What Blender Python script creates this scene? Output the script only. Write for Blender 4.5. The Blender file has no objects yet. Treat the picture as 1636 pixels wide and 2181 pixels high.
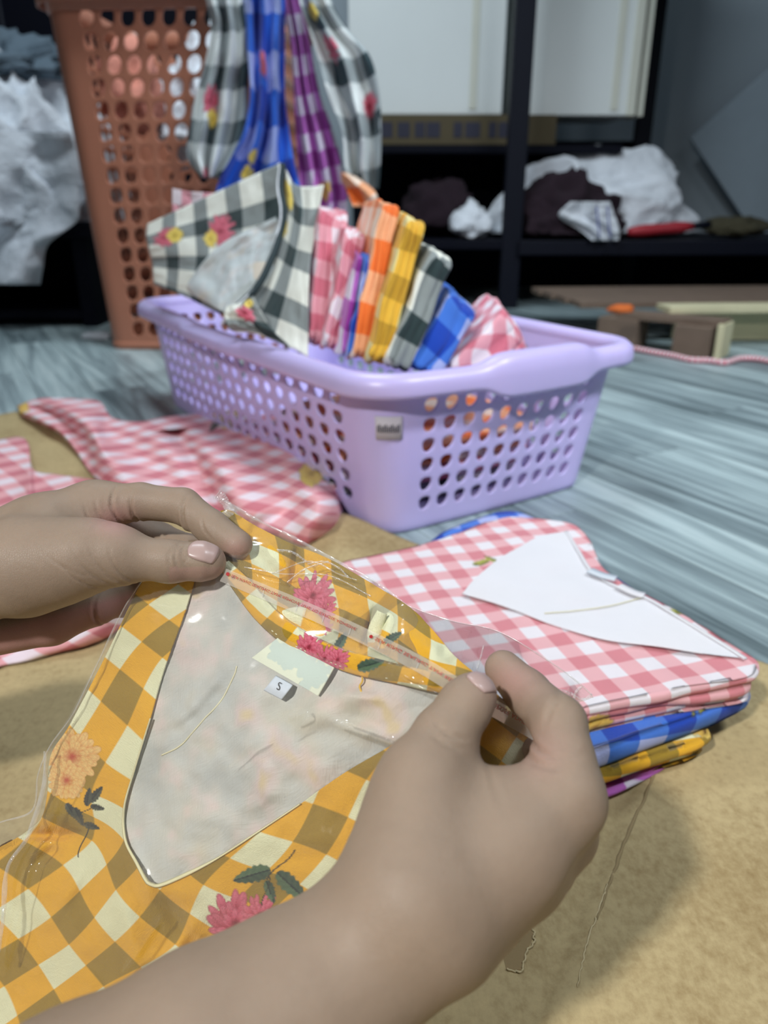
import bpy, bmesh, math, random
import numpy as np
from mathutils import Vector, Matrix

random.seed(7)
rng = np.random.default_rng(11)
scene = bpy.context.scene
COL = scene.collection

# ---------------------------------------------------------------- camera
TH, CAM_H, FPX = math.radians(22.4), 0.40, 1600.0
cam_d = bpy.data.cameras.new('camera')
cam = bpy.data.objects.new('camera', cam_d)
COL.objects.link(cam)
cam.location = (0, 0, CAM_H)
cam.rotation_euler = (math.pi / 2 - TH, 0, 0)
cam_d.sensor_fit = 'VERTICAL'
cam_d.sensor_height = 24.0
cam_d.lens = 24.0 * FPX / 2181.0
cam_d.clip_start = 0.01
cam_d.dof.use_dof = True
cam_d.dof.focus_distance = 0.385
cam_d.dof.aperture_fstop = 4.9
scene.camera = cam

# ---------------------------------------------------------------- world, lamps, exposure
world = bpy.data.worlds.new('world')
scene.world = world
world.use_nodes = True
bg = world.node_tree.nodes['Background']
bg.inputs[0].default_value = (0.68, 0.78, 0.88, 1)
bg.inputs[1].default_value = 0.085


def lamp(name, loc, target, size, power, color, spread=180):
    d = bpy.data.lights.new(name, 'AREA')
    d.shape = 'RECTANGLE'
    d.size, d.size_y = size
    d.energy = power
    d.color = color
    d.spread = math.radians(spread)
    o = bpy.data.objects.new(name, d)
    COL.objects.link(o)
    o.location = loc
    o.rotation_euler = (Vector(target) - Vector(loc)).to_track_quat('-Z', 'Y').to_euler()
    return o


lamp('lamp_near', (-0.78, -0.82, 1.55), (0.12, 0.22, 0.1), (0.11, 0.11), 9.6, (1.0, 0.985, 0.95), 95)
lamp('lamp_ceiling', (1.35, 0.35, 2.10), (0.50, 1.65, 0.0), (0.9, 0.25), 14, (0.86, 0.93, 1.0), 88)
lamp('lamp_back', (-0.4, 1.75, 2.40), (-0.1, 3.0, 0.3), (0.9, 0.3), 36, (0.80, 0.92, 1.0))
vs = scene.view_settings
vs.view_transform = 'Standard'
vs.look = 'None'
vs.gamma = 1.0
vs.use_curve_mapping = False
vs.exposure = 0.0

# ---------------------------------------------------------------- small maths
FW = np.array([0, math.cos(TH), -math.sin(TH)])
RT = np.array([1.0, 0, 0])
UP = np.array([0, math.sin(TH), math.cos(TH)])
CAMP = np.array([0, 0, CAM_H])


def W(x, y, d):
    """Point seen at photo pixel x, y, at distance d along the optical axis."""
    x, y, d = np.asarray(x, float), np.asarray(y, float), np.asarray(d, float)
    v = FW + ((x - 818) / FPX)[..., None] * RT + ((1090.5 - y) / FPX)[..., None] * UP
    return CAMP + d[..., None] * v


def G(x, y, z=0.0):
    """Point of the horizontal plane at height z seen at photo pixel x, y."""
    x, y, z = np.asarray(x, float), np.asarray(y, float), np.asarray(z, float)
    v = FW + ((x - 818) / FPX)[..., None] * RT + ((1090.5 - y) / FPX)[..., None] * UP
    return CAMP + v * ((z - CAM_H) / v[..., 2])[..., None]


def V3(x, y, yy):
    """Point of the upright plane at distance yy seen at photo pixel x, y."""
    x, y, yy = np.asarray(x, float), np.asarray(y, float), np.asarray(yy, float)
    v = FW + ((x - 818) / FPX)[..., None] * RT + ((1090.5 - y) / FPX)[..., None] * UP
    return CAMP + v * (yy / v[..., 1])[..., None]


def srgb(r, g, b):
    return tuple(((c / 255) / 12.92 if c / 255 <= 0.04045 else ((c / 255 + 0.055) / 1.055) ** 2.4) for c in (r, g, b))


def vnoise(p, seed=0):
    p = np.asarray(p, float)
    i = np.floor(p).astype(np.int64)
    f = p - i
    f = f * f * (3 - 2 * f)
    def hsh(a):
        n = (a[..., 0] * 374761393 + a[..., 1] * 668265263 + a[..., 2] * 2147483647 + seed * 1274126177) & 0xffffffff
        n = ((n ^ (n >> 13)) * 1274126177) & 0xffffffff
        n = n ^ (n >> 16)
        return (n & 0xffff) / 32767.5 - 1.0
    r = 0
    for dx in (0, 1):
        for dy in (0, 1):
            for dz in (0, 1):
                w = (f[..., 0] if dx else 1 - f[..., 0]) * (f[..., 1] if dy else 1 - f[..., 1]) * (f[..., 2] if dz else 1 - f[..., 2])
                r = r + w * hsh(i + np.array([dx, dy, dz]))
    return r


def n2(x, y, s, seed=0):
    x, y = np.broadcast_arrays(np.asarray(x, float), np.asarray(y, float))
    return vnoise(np.stack([x * s, y * s, np.full_like(x, 0.37 + seed * 7.1)], -1), seed)


def fbm(p, seed=0, oct=4):
    r, a = 0, 1.0
    p = np.asarray(p, float)
    for k in range(oct):
        r = r + a * vnoise(p * 2 ** k, seed + k)
        a *= 0.5
    return r


def crom(pts, n, closed=False):
    """Catmull-Rom curve through the points, n samples evenly spaced in length."""
    p = np.asarray(pts, float)
    if closed:
        q = np.concatenate([p[-1:], p, p[:2]])
    else:
        q = np.concatenate([2 * p[:1] - p[1:2], p, 2 * p[-1:] - p[-2:-1]])
    out = []
    for k in range(1, len(q) - 2):
        t = np.linspace(0, 1, 24, endpoint=False)[:, None]
        a, b, c, d = q[k - 1], q[k], q[k + 1], q[k + 2]
        out.append(0.5 * (2 * b + (c - a) * t + (2 * a - 5 * b + 4 * c - d) * t ** 2 + (3 * b - a - 3 * c + d) * t ** 3))
    out = np.concatenate(out + [q[-2:-1]])
    s = np.concatenate([[0], np.cumsum(np.linalg.norm(np.diff(out, axis=0), axis=1))])
    u = np.linspace(0, s[-1], n, endpoint=not closed)
    return np.stack([np.interp(u, s, out[:, k]) for k in range(p.shape[1])], -1)


def coons(top, bottom, left, right, nu, nv):
    """Surface between four boundary curves; top and bottom run left to right, left and right top to bottom."""
    t, b = crom(top, nu), crom(bottom, nu)
    l, r = crom(left, nv), crom(right, nv)
    u = np.linspace(0, 1, nu)[None, :, None]
    v = np.linspace(0, 1, nv)[:, None, None]
    c = (1 - v) * t[None] + v * b[None] + (1 - u) * l[:, None] + u * r[:, None]
    return c - ((1 - u) * (1 - v) * t[0] + u * (1 - v) * t[-1] + (1 - u) * v * b[0] + u * v * b[-1])


def loft(rows, nu, nv, bulge=None):
    """Surface through rows given as (y, x_left, x_right)."""
    r = np.asarray(rows, float)
    c = crom(r, nv)
    u = np.linspace(0, 1, nu)
    x = c[:, 1:2] * (1 - u) + c[:, 2:3] * u
    y = np.repeat(c[:, 0:1], nu, 1)
    return np.stack([x, y], -1)


class RBF:
    """Thin plate spline through scattered 2D points."""
    def __init__(self, xy, val, reg=1e-3):
        xy, val = np.asarray(xy, float) / 500, np.asarray(val, float)
        if val.ndim == 1:
            val = val[:, None]
        n = len(xy)
        d = np.linalg.norm(xy[:, None] - xy[None], axis=-1)
        K = np.where(d > 0, d * d * np.log(d + 1e-12), 0) + reg * np.eye(n)
        Pm = np.concatenate([np.ones((n, 1)), xy], 1)
        A = np.block([[K, Pm], [Pm.T, np.zeros((3, 3))]])
        self.w = np.linalg.solve(A, np.concatenate([val, np.zeros((3, val.shape[1]))]))
        self.xy = xy
    def __call__(self, x, y):
        x, y = np.asarray(x, float), np.asarray(y, float)
        q = np.stack([x.ravel(), y.ravel()], -1) / 500
        d = np.linalg.norm(q[:, None] - self.xy[None], axis=-1)
        K = d * d * np.log(d + 1e-12)
        r = K @ self.w[:-3] + np.concatenate([np.ones((len(q), 1)), q], 1) @ self.w[-3:]
        return r.reshape(x.shape + (-1,)) if r.shape[1] > 1 else r.reshape(x.shape)


# ---------------------------------------------------------------- objects
def tag(o, label=None, cat=None, group=None, kind=None):
    if label: o['label'] = label
    if cat: o['category'] = cat
    if group: o['group'] = group
    if kind: o['kind'] = kind
    return o


def empty(name, loc=(0, 0, 0), label=None, cat=None, group=None, kind=None, rz=0.0):
    o = bpy.data.objects.new(name, None)
    COL.objects.link(o)
    o.location = loc
    o.rotation_euler = (0, 0, rz)
    o.empty_display_size = 0.05
    return tag(o, label, cat, group, kind)


def mesh(name, verts, faces, mat, parent=None, smooth=True, uv=None, col=None, solid=None, local=False):
    me = bpy.data.meshes.new(name)
    v = np.asarray(verts, float).reshape(-1, 3)
    if parent is not None and not local:
        ch, p = [], parent
        while p is not None:
            ch.append(p); p = p.parent
        for p in reversed(ch):
            c, s = math.cos(p.rotation_euler[2]), math.sin(p.rotation_euler[2])
            v = v - np.array(p.location)
            v = np.stack([c * v[:, 0] + s * v[:, 1], -s * v[:, 0] + c * v[:, 1], v[:, 2]], -1)
    me.from_pydata(v.tolist(), [], [tuple(int(i) for i in f) for f in faces] if not isinstance(faces, np.ndarray) else faces.tolist())
    if uv is not None:
        lay = me.uv_layers.new(name='UVMap')
        li = np.empty(len(me.loops), dtype=np.int32)
        me.loops.foreach_get('vertex_index', li)
        lay.data.foreach_set('uv', np.asarray(uv, np.float32).reshape(-1, 2)[li].ravel())
    if uv is not None and col is None:
        col = np.zeros((len(v), 4))
    if col is not None:
        a = me.color_attributes.new('print', 'FLOAT_COLOR', 'POINT')
        a.data.foreach_set('color', np.asarray(col, np.float32).reshape(-1, 4).ravel())
    if smooth:
        me.polygons.foreach_set('use_smooth', np.ones(len(me.polygons), bool))
    if mat is not None:
        me.materials.append(mat)
    me.update()
    o = bpy.data.objects.new(name, me)
    COL.objects.link(o)
    if parent is not None:
        o.parent = parent
    if solid:
        m = o.modifiers.new('thickness', 'SOLIDIFY')
        m.thickness = solid
        m.offset = 0
    return o


def grid_faces(nv, nu, off=0):
    i = np.arange(nv - 1)[:, None] * nu + np.arange(nu - 1)[None] + off
    return np.stack([i, i + nu, i + nu + 1, i + 1], -1).reshape(-1, 4)


def sheet(name, P, mat, parent=None, uv=None, col=None, solid=None, flip=False):
    nv, nu = P.shape[:2]
    f = grid_faces(nv, nu)
    if flip: f = f[:, ::-1]
    return mesh(name, P.reshape(-1, 3), f, mat, parent, True, None if uv is None else uv.reshape(-1, 2), None if col is None else col.reshape(-1, 4), solid)


def box_vf(sx, sy, sz, b=0.0, cz=True):
    """Box with bevelled edges (vertices, faces) centred on the origin, or standing on z = 0."""
    bm = bmesh.new()
    bmesh.ops.create_cube(bm, size=1)
    bmesh.ops.scale(bm, vec=(sx, sy, sz), verts=bm.verts)
    if b:
        bmesh.ops.bevel(bm, geom=list(bm.edges), offset=b, segments=2, affect='EDGES', profile=0.6)
    if not cz:
        bmesh.ops.translate(bm, vec=(0, 0, sz / 2), verts=bm.verts)
    bm.verts.index_update()
    v = [tuple(x.co) for x in bm.verts]
    f = [tuple(x.index for x in y.verts) for y in bm.faces]
    bm.free()
    return v, f


def box(name, c, s, mat, parent=None, b=0.003, rz=0.0, tilt=None):
    v, f = box_vf(*s, b)
    v = np.array(v)
    M = Matrix.Rotation(rz, 3, 'Z')
    if tilt is not None:
        M = M @ tilt
    v = v @ np.array(M).T + np.array(c)
    return mesh(name, v, f, mat, parent, False)


def tube(path, rad, n=10, caps=True):
    p = np.asarray(path, float)
    rad = np.broadcast_to(np.asarray(rad, float), (len(p),))
    t = np.gradient(p, axis=0)
    t /= np.linalg.norm(t, axis=1)[:, None] + 1e-12
    up = np.array([0.13, 0.21, 1.0])
    a = np.cross(t, up); a /= np.linalg.norm(a, axis=1)[:, None] + 1e-12
    b = np.cross(a, t)
    th = np.linspace(0, 2 * np.pi, n, endpoint=False)
    V = p[:, None] + rad[:, None, None] * (np.cos(th)[None, :, None] * a[:, None] + np.sin(th)[None, :, None] * b[:, None])
    f = []
    for i in range(len(p) - 1):
        for j in range(n):
            k = (j + 1) % n
            f.append((i * n + j, i * n + k, (i + 1) * n + k, (i + 1) * n + j))
    if caps:
        f.append(tuple(range(n))[::-1])
        f.append(tuple(range((len(p) - 1) * n, len(p) * n)))
    return V.reshape(-1, 3), f


def slab(name, outline, z0, z1, layers, mat, parent=None, T=None, uvrot=0.0, bulge=0.003, amp=0.002, seed=0, M=120, rings=14, prints=None, inset=0.004, uvs=1.0, wavy=0.0):
    """A folded garment: a soft slab whose side shows the folded layers."""
    o = np.asarray(outline, float)
    for _ in range(2):                                   # round the corners a little
        q = np.roll(o, -1, 0)
        o = np.stack([o * 0.8 + q * 0.2, o * 0.2 + q * 0.8], 1).reshape(-1, 2)
    oc = np.concatenate([o, o[:1]])
    s = np.concatenate([[0], np.cumsum(np.linalg.norm(np.diff(oc, axis=0), axis=1))])
    u = np.linspace(0, s[-1], M, endpoint=False)
    o = np.stack([np.interp(u, s, oc[:, 0]), np.interp(u, s, oc[:, 1])], -1)
    area = 0.5 * np.sum(o[:, 0] * np.roll(o[:, 1], -1) - np.roll(o[:, 0], -1) * o[:, 1])
    if area < 0:
        o = o[::-1]
    c = o.mean(0)
    tn = np.roll(o, -1, 0) - np.roll(o, 1, 0)
    nr = np.stack([tn[:, 1], -tn[:, 0]], -1)
    nr /= np.linalg.norm(nr, axis=1)[:, None]
    for _ in range(6):
        nr = nr + np.roll(nr, 1, 0) + np.roll(nr, -1, 0)
        nr /= np.linalg.norm(nr, axis=1)[:, None]
    V, UV = [], []
    h = z1 - z0
    ph = rng.uniform(0, 6, layers)
    ins = rng.uniform(0, inset, layers)
    ins[-1] = 0
    def zt(xy, top):
        w = amp * (n2(xy[:, 0], xy[:, 1], 22, seed) + 0.6 * n2(xy[:, 0], xy[:, 1], 55, seed + 3))
        return (w if top else 0.3 * w) + (z1 if top else z0)
    sq = np.linspace(0, 1, rings) ** 0.8
    for k in sq[:-1]:
        xy = c + (o - c) * k
        V.append(np.column_stack([xy, zt(xy, False)])); UV.append(xy)
    ns = 7 * layers + 1
    for i in range(ns):
        w = i / (ns - 1)
        L = min(int(w * layers), layers - 1)
        f = w * layers - L
        prof = bulge * (math.sqrt(max(0, 1 - (2 * f - 1) ** 2)) - 1)
        wav = wavy * n2(o[:, 0] + 3 * L, o[:, 1], 30, seed + 11 + L)
        off = prof - ins[L] * (0.6 + 0.4 * np.sin(u / s[-1] * 12 + ph[L])) + wav
        xy = o + nr * (off[:, None] if isinstance(off, np.ndarray) else off)
        zz = zt(o, False) * (1 - w) + zt(o, True) * w + 0.25 * h / layers * np.sin(u / s[-1] * 25 + ph[L]) * math.sin(math.pi * w)
        V.append(np.column_stack([xy, zz]))
        UV.append(o + nr * (h * (1 - w) * 1.3))
    for k in sq[::-1][1:]:
        xy = c + (o - c) * k
        V.append(np.column_stack([xy, zt(xy, True)])); UV.append(xy)
    nr_ = len(V)
    V, UV = np.concatenate(V), np.concatenate(UV)
    i = np.arange(nr_ - 1)[:, None] * M + np.arange(M)[None]
    j = np.arange(nr_ - 1)[:, None] * M + (np.arange(M)[None] + 1) % M
    F = np.stack([i, j, j + M, i + M], -1).reshape(-1, 4)
    col = paint(UV, prints) if prints else None
    cr, sr = math.cos(uvrot), math.sin(uvrot)
    uv = np.stack([cr * UV[:, 0] - sr * UV[:, 1], sr * UV[:, 0] + cr * UV[:, 1]], -1) * uvs
    if T is not None:
        V = V @ np.asarray(T)[:3, :3].T + np.asarray(T)[:3, 3]
    return mesh(name, V, F, mat, parent, True, uv, col)


# ---------------------------------------------------------------- printed flowers (colour attribute on the cloth)
def paint(xy, elems):
    xy = np.asarray(xy, float)
    sh = xy.shape[:-1]
    q = xy.reshape(-1, 2)
    out = np.zeros((len(q), 4))
    for e in elems:
        _paint1(q, out, *e)
    return out.reshape(sh + (4,))


def _put(out, idx, col, a):
    a = np.clip(a, 0, 1)[:, None]
    pa = out[idx, 3:4]
    na = a + pa * (1 - a)
    out[idx, :3] = np.where(na > 0, (col * a + out[idx, :3] * pa * (1 - a)) / np.maximum(na, 1e-6), 0)
    out[idx, 3:4] = na


PAL = {
    'rose': ((186, 52, 40), (228, 156, 84), (246, 214, 140)),
    'gold': ((150, 70, 10), (222, 160, 40), (246, 214, 110)),
    'pink': ((110, 4, 30), (192, 30, 62), (234, 130, 152)),
    'yellow': ((160, 120, 20), (232, 190, 50), (250, 230, 120)),
}


def _paint1(q, out, kind, c, r, rot=0.0, pal='pink', seed=0):
    c = np.asarray(c, float)
    d = q - c
    near = np.where(np.max(np.abs(d), 1) < r * 1.7)[0]
    if len(near) == 0:
        return
    cr, sr = math.cos(-rot), math.sin(-rot)
    x = (cr * d[near, 0] - sr * d[near, 1]) / r
    y = (sr * d[near, 0] + cr * d[near, 1]) / r
    rr, an = np.hypot(x, y), np.arctan2(y, x)
    R = np.random.default_rng(seed + 5)
    if kind in ('rose', 'peony'):
        dk, md, lt = [np.array(srgb(*t)) for t in PAL[pal]]
        if kind == 'rose':
            lay = [(0.78, 19, 0.42), (0.62, 17, 0.42), (0.46, 14, 0.38), (0.30, 10, 0.34), (0.14, 7, 0.28)]
        else:
            lay = [(0.62, 13, 0.62), (0.40, 10, 0.52), (0.2, 7, 0.42)]
        for li, (rad, n, ln) in enumerate(lay):
            for k in range(n):
                a = 2 * math.pi * (k + R.uniform(-.25, .25)) / n + li * 0.4
                pr = rad * R.uniform(0.85, 1.12)
                px, py = math.cos(a) * pr, math.sin(a) * pr
                L, Wd = ln * R.uniform(0.8, 1.2) * (0.62 if kind == 'rose' else 0.78), ln * R.uniform(0.42, 0.6) * (0.75 if kind == 'rose' else 0.5)
                ux, uy = math.cos(a), math.sin(a)
                if kind == 'peony':
                    uy -= 0.55; nn = math.hypot(ux, uy); ux, uy = ux / nn, uy / nn
                s = ((x - px) * ux + (y - py) * uy) / L
                t = (-(x - px) * uy + (y - py) * ux) / Wd
                e = np.hypot(s, t)
                m = e < 1.08
                if not m.any():
                    continue
                ee, ss = e[m], s[m]
                g = np.clip(0.5 + 0.5 * ss, 0, 1)[:, None]
                streak = 0.5 + 0.5 * np.sin(t[m] * 9 + k)
                col = md * (1 - g) + lt * g
                col = col * (1 - 0.45 * np.clip(-ss, 0, 1)[:, None]) + dk * (0.45 * np.clip(-ss, 0, 1)[:, None])
                col = col * (0.86 + 0.14 * streak[:, None])
                ed = np.clip((ee - 0.74) / 0.26, 0, 1)[:, None]
                col = col * (1 - 0.55 * ed) + ((dk * 0.55 + md * 0.45) if kind == 'peony' else (dk * 0.2 + md * 0.8)) * (0.55 * ed)
                _put(out, near[m], col, np.clip((1.08 - ee) / 0.12, 0, 1))
        rc = 0.40 if kind == 'rose' else 0.2
        m = rr < rc
        _put(out, near[m], np.repeat(dk[None], m.sum(), 0), np.clip((rc - rr[m]) / rc, 0, 1) * 0.85)
    elif kind == 'leaf':
        g0, g1 = (np.array(srgb(30, 50, 48)), np.array(srgb(88, 116, 84))) if pal != 'bud' else (np.array(srgb(70, 78, 20)), np.array(srgb(190, 190, 80)))
        if pal == 'dark':
            g0, g1 = np.array(srgb(38, 36, 34)), np.array(srgb(78, 80, 62))
        wv = 0.42 * np.sqrt(np.clip(1 - x * x, 0, 1)) * (1 - 0.35 * x) * (1 + 0.10 * np.sin(x * 19))
        m = (np.abs(x) < 1) & (np.abs(y) < wv)
        vein = np.abs(np.sin(8 * (x + np.abs(y) * 0.9)))
        g = np.clip(0.25 + 0.5 * (y[m] > 0) + 0.35 * vein[m] * 0.6, 0, 1)[:, None]
        col = g0 * (1 - g) + g1 * g
        col = np.where((np.abs(y[m]) < 0.035)[:, None], g0 * 0.7, col)
        _put(out, near[m], col, np.clip((wv[m] - np.abs(y[m])) / 0.06, 0, 1))
    elif kind == 'stem':
        dk = np.array(srgb(52, 48, 36))
        yy = 0.16 * np.sin(x * 2.2)
        m = (np.abs(x) < 1) & (np.abs(y - yy) < 0.045)
        _put(out, near[m], np.repeat(dk[None], m.sum(), 0), np.clip((0.045 - np.abs(y[m] - yy[m])) / 0.02, 0, 1))
    elif kind == 'blob':
        col = np.array(srgb(*pal))
        rad = 1 + 0.22 * np.sin(an * 3 + seed) + 0.12 * np.sin(an * 7 + 2 * seed)
        m = rr < rad
        _put(out, near[m], np.repeat(col[None], m.sum(), 0), np.clip((rad[m] - rr[m]) / 0.12, 0, 1))


# ---------------------------------------------------------------- materials
class Mat:
    def __init__(self, name):
        self.m = bpy.data.materials.new(name)
        self.m.use_nodes = True
        self.t = self.m.node_tree
        self.b = self.t.nodes['Principled BSDF']
    def n(self, kind, **kw):
        nd = self.t.nodes.new('ShaderNode' + kind)
        for k, v in kw.items():
            if hasattr(nd, k) and not k[0].isupper():
                setattr(nd, k, v)
        return nd
    def link(self, a, b):
        self.t.links.new(a, b)
    def math(self, op, a, b=None):
        nd = self.t.nodes.new('ShaderNodeMath')
        nd.operation = op
        for i, v in enumerate((a, b)):
            if v is None: continue
            if isinstance(v, (int, float)): nd.inputs[i].default_value = v
            else: self.link(v, nd.inputs[i])
        return nd.outputs[0]
    def mix(self, fac, a, b, mode='MIX'):
        nd = self.t.nodes.new('ShaderNodeMix')
        nd.data_type = 'RGBA'
        nd.blend_type = mode
        for i, v in ((0, fac), (6, a), (7, b)):
            if isinstance(v, (int, float)): nd.inputs[i].default_value = v
            elif isinstance(v, tuple): nd.inputs[i].default_value = (*v[:3], 1)
            else: self.link(v, nd.inputs[i])
        return nd.outputs[2]
    def noise(self, scale, detail=3, vec=None, rough=0.55, dist=0.0):
        nd = self.t.nodes.new('ShaderNodeTexNoise')
        nd.inputs['Scale'].default_value = scale
        nd.inputs['Detail'].default_value = detail
        nd.inputs['Roughness'].default_value = rough
        nd.inputs['Distortion'].default_value = dist
        if vec is not None: self.link(vec, nd.inputs['Vector'])
        return nd.outputs['Fac']
    def coord(self, which='Object'):
        return self.t.nodes.new('ShaderNodeTexCoord').outputs[which]
    def mapping(self, vec, scale=(1, 1, 1), rot=(0, 0, 0), loc=(0, 0, 0)):
        nd = self.t.nodes.new('ShaderNodeMapping')
        nd.inputs['Scale'].default_value = scale
        nd.inputs['Rotation'].default_value = rot
        nd.inputs['Location'].default_value = loc
        self.link(vec, nd.inputs['Vector'])
        return nd.outputs[0]
    def ramp(self, fac, stops):
        nd = self.t.nodes.new('ShaderNodeValToRGB')
        el = nd.color_ramp.elements
        while len(el) < len(stops): el.new(0.5)
        for e, (p, c) in zip(el, stops):
            e.position = p
            e.color = (*c[:3], 1)
        self.link(fac, nd.inputs[0])
        return nd.outputs[0]
    def bump(self, height, strength=0.3, dist=0.001):
        nd = self.t.nodes.new('ShaderNodeBump')
        nd.inputs['Strength'].default_value = strength
        nd.inputs['Distance'].default_value = dist
        self.link(height, nd.inputs['Height'])
        self.link(nd.outputs[0], self.b.inputs['Normal'])
        return nd
    def set(self, color=None, rough=None, **kw):
        if color is not None:
            if isinstance(color, tuple): self.b.inputs['Base Color'].default_value = (*color[:3], 1)
            else: self.link(color, self.b.inputs['Base Color'])
        if rough is not None: self.b.inputs['Roughness'].default_value = rough
        for k, v in kw.items():
            self.b.inputs[k.replace('_', ' ')].default_value = v
        return self


def gingham(name, period, c0, c1, c2, prints=True, soft=0.02, sheen=0.15, crumple=0.0, duty=0.5):
    """Two-way check on the cloth's own UV (metres / period): no stripe, one stripe, two stripes."""
    M = Mat(name)
    uv = M.t.nodes.new('ShaderNodeUVMap').outputs[0]
    sep = M.t.nodes.new('ShaderNodeSeparateXYZ')
    M.link(uv, sep.inputs[0])
    st = []
    for k in (0, 1):
        f = M.math('FRACT', M.math('ADD', M.math('DIVIDE', sep.outputs[k], period), 0.25))
        tri = M.math('ABSOLUTE', M.math('SUBTRACT', f, 0.5))      # 0 in the middle of the cell .. 0.5
        s = M.math('DIVIDE', M.math('SUBTRACT', tri, 0.5 - duty / 2 - soft / 2), soft)
        st.append(M.math('MINIMUM', M.math('MAXIMUM', s, 0.0), 1.0))
    tot = M.math('MULTIPLY', M.math('ADD', st[0], st[1]), 0.5)
    col = M.ramp(tot, [(0, c0), (0.5, c1), (1, c2)])
    uvn = M.mapping(uv, (1 / period, 1 / period, 1))
    mott = M.noise(2.5, 5, uvn)
    col = M.mix(M.math('MULTIPLY', mott, 0.22), col, (0.45, 0.42, 0.36), 'SOFT_LIGHT')
    if prints:
        at = M.t.nodes.new('ShaderNodeAttribute')
        at.attribute_name = 'print'
        col = M.mix(at.outputs['Alpha'], col, at.outputs['Color'])
    M.set(col, 0.78, Sheen_Weight=sheen, Specular_IOR_Level=0.25)
    wx = M.noise(1, 2, M.mapping(uv, (14 / period, 130 / period, 1)))
    wy = M.noise(1, 2, M.mapping(uv, (130 / period, 14 / period, 1)))
    hgt = M.math('ADD', wx, wy)
    if crumple:
        hgt = M.math('ADD', M.math('MULTIPLY', hgt, 0.25), M.math('MULTIPLY', M.noise(3.0, 5, uvn, dist=0.6), crumple))
        M.bump(hgt, 0.6, 0.004)
    else:
        M.bump(hgt, 0.35, 0.0006)
    return M.m


def plain(name, color, rough=0.6, bump=None, vary=0.12, scale=12, **kw):
    M = Mat(name)
    co = M.coord('Object')
    nz = M.noise(scale, 5, co)
    dark = tuple(c * (1 - 2.2 * vary) for c in color)
    M.set(M.mix(nz, dark, tuple(min(1, c * (1 + vary)) for c in color)), rough, **kw)
    if bump:
        M.bump(M.noise(bump[0], 4, co), bump[1], bump[2] if len(bump) > 2 else 0.002)
    return M.m


YEL = (srgb(232, 233, 196), srgb(234, 176, 38), srgb(160, 130, 38))
m_yellow = gingham('yellow_gingham_cloth', 1.0, *YEL, crumple=0.35)
m_yellow_s = gingham('yellow_gingham_folded', 0.066, srgb(238, 226, 160), srgb(238, 186, 60), srgb(196, 150, 40), crumple=0.3)
m_pink = gingham('pink_gingham_cloth', 1.0, srgb(246, 240, 246), srgb(244, 186, 192), srgb(226, 140, 150), crumple=0.15)
m_pink_s = gingham('pink_gingham_folded', 0.056, srgb(246, 232, 240), srgb(240, 168, 182), srgb(220, 118, 138), crumple=0.4)
m_pink_floor = gingham('pink_gingham_loose', 0.054, srgb(246, 230, 238), srgb(242, 176, 182), srgb(216, 126, 138), crumple=0.25)
m_blue = gingham('blue_gingham_cloth', 0.085, srgb(176, 188, 240), srgb(66, 122, 220), srgb(18, 70, 186), crumple=0.2)
m_blue_p = gingham('blue_gingham_pile', 0.052, srgb(176, 188, 240), srgb(66, 122, 220), srgb(18, 70, 186), crumple=0.2)
m_blue_h = gingham('blue_gingham_hanging', 0.16, srgb(168, 184, 240), srgb(40, 106, 216), srgb(14, 58, 170), crumple=0.3)
m_black = gingham('black_gingham_cloth', 0.092, srgb(236, 238, 228), srgb(140, 148, 148), srgb(38, 56, 58), crumple=0.25, duty=0.42)
m_black_h = gingham('black_gingham_hanging', 0.125, srgb(234, 240, 238), srgb(166, 176, 178), srgb(50, 70, 76), crumple=0.4, duty=0.42)
m_purple = gingham('purple_gingham_cloth', 0.085, srgb(236, 228, 244), srgb(196, 110, 200), srgb(150, 46, 150), crumple=0.3)
m_orange = gingham('orange_gingham_cloth', 0.09, srgb(250, 226, 206), srgb(248, 176, 130), srgb(244, 120, 48), crumple=0.3)

# pale wrong side of the cloth, with the print showing through
def lining(name, base, tint=0.35, scale=16):
    M = Mat(name)
    co = M.coord('Object')
    a = M.noise(scale, 2, co)
    b = M.noise(scale * 1.7, 2, M.mapping(co, loc=(3.1, 0.7, 1.9)))
    col = M.ramp(a, [(0.36, tuple(x * (1 - 0.3 * tint) for x in base)), (0.5, base), (0.66, (base[0], base[1] * (1 - 0.1 * tint), base[2] * (1 - 0.3 * tint)))])
    col = M.mix(M.math('MULTIPLY', b, tint), col, M.ramp(b, [(0.4, srgb(186, 196, 196)), (0.52, base), (0.62, srgb(226, 200, 196)), (0.7, srgb(226, 196, 140))]))
    M.set(col, 0.85, Sheen_Weight=0.1, Specular_IOR_Level=0.2)
    wx = M.noise(1, 2, M.mapping(co, (160, 1500, 160)))
    wy = M.noise(1, 2, M.mapping(co, (1500, 160, 160)))
    h = M.math('ADD', M.math('ADD', wx, wy), M.math('MULTIPLY', M.noise(26, 4, co), 2.0))
    M.bump(h, 0.35, 0.0012)
    return M.m
m_lining = lining('pale_lining_cloth', srgb(200, 198, 190), 0.75, 24)
m_lining_white = lining('white_lining_cloth', srgb(226, 225, 230), 0.06, 9)
m_lining_grey = lining('grey_lining_cloth', srgb(196, 204, 206), 0.3, 20)

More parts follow.
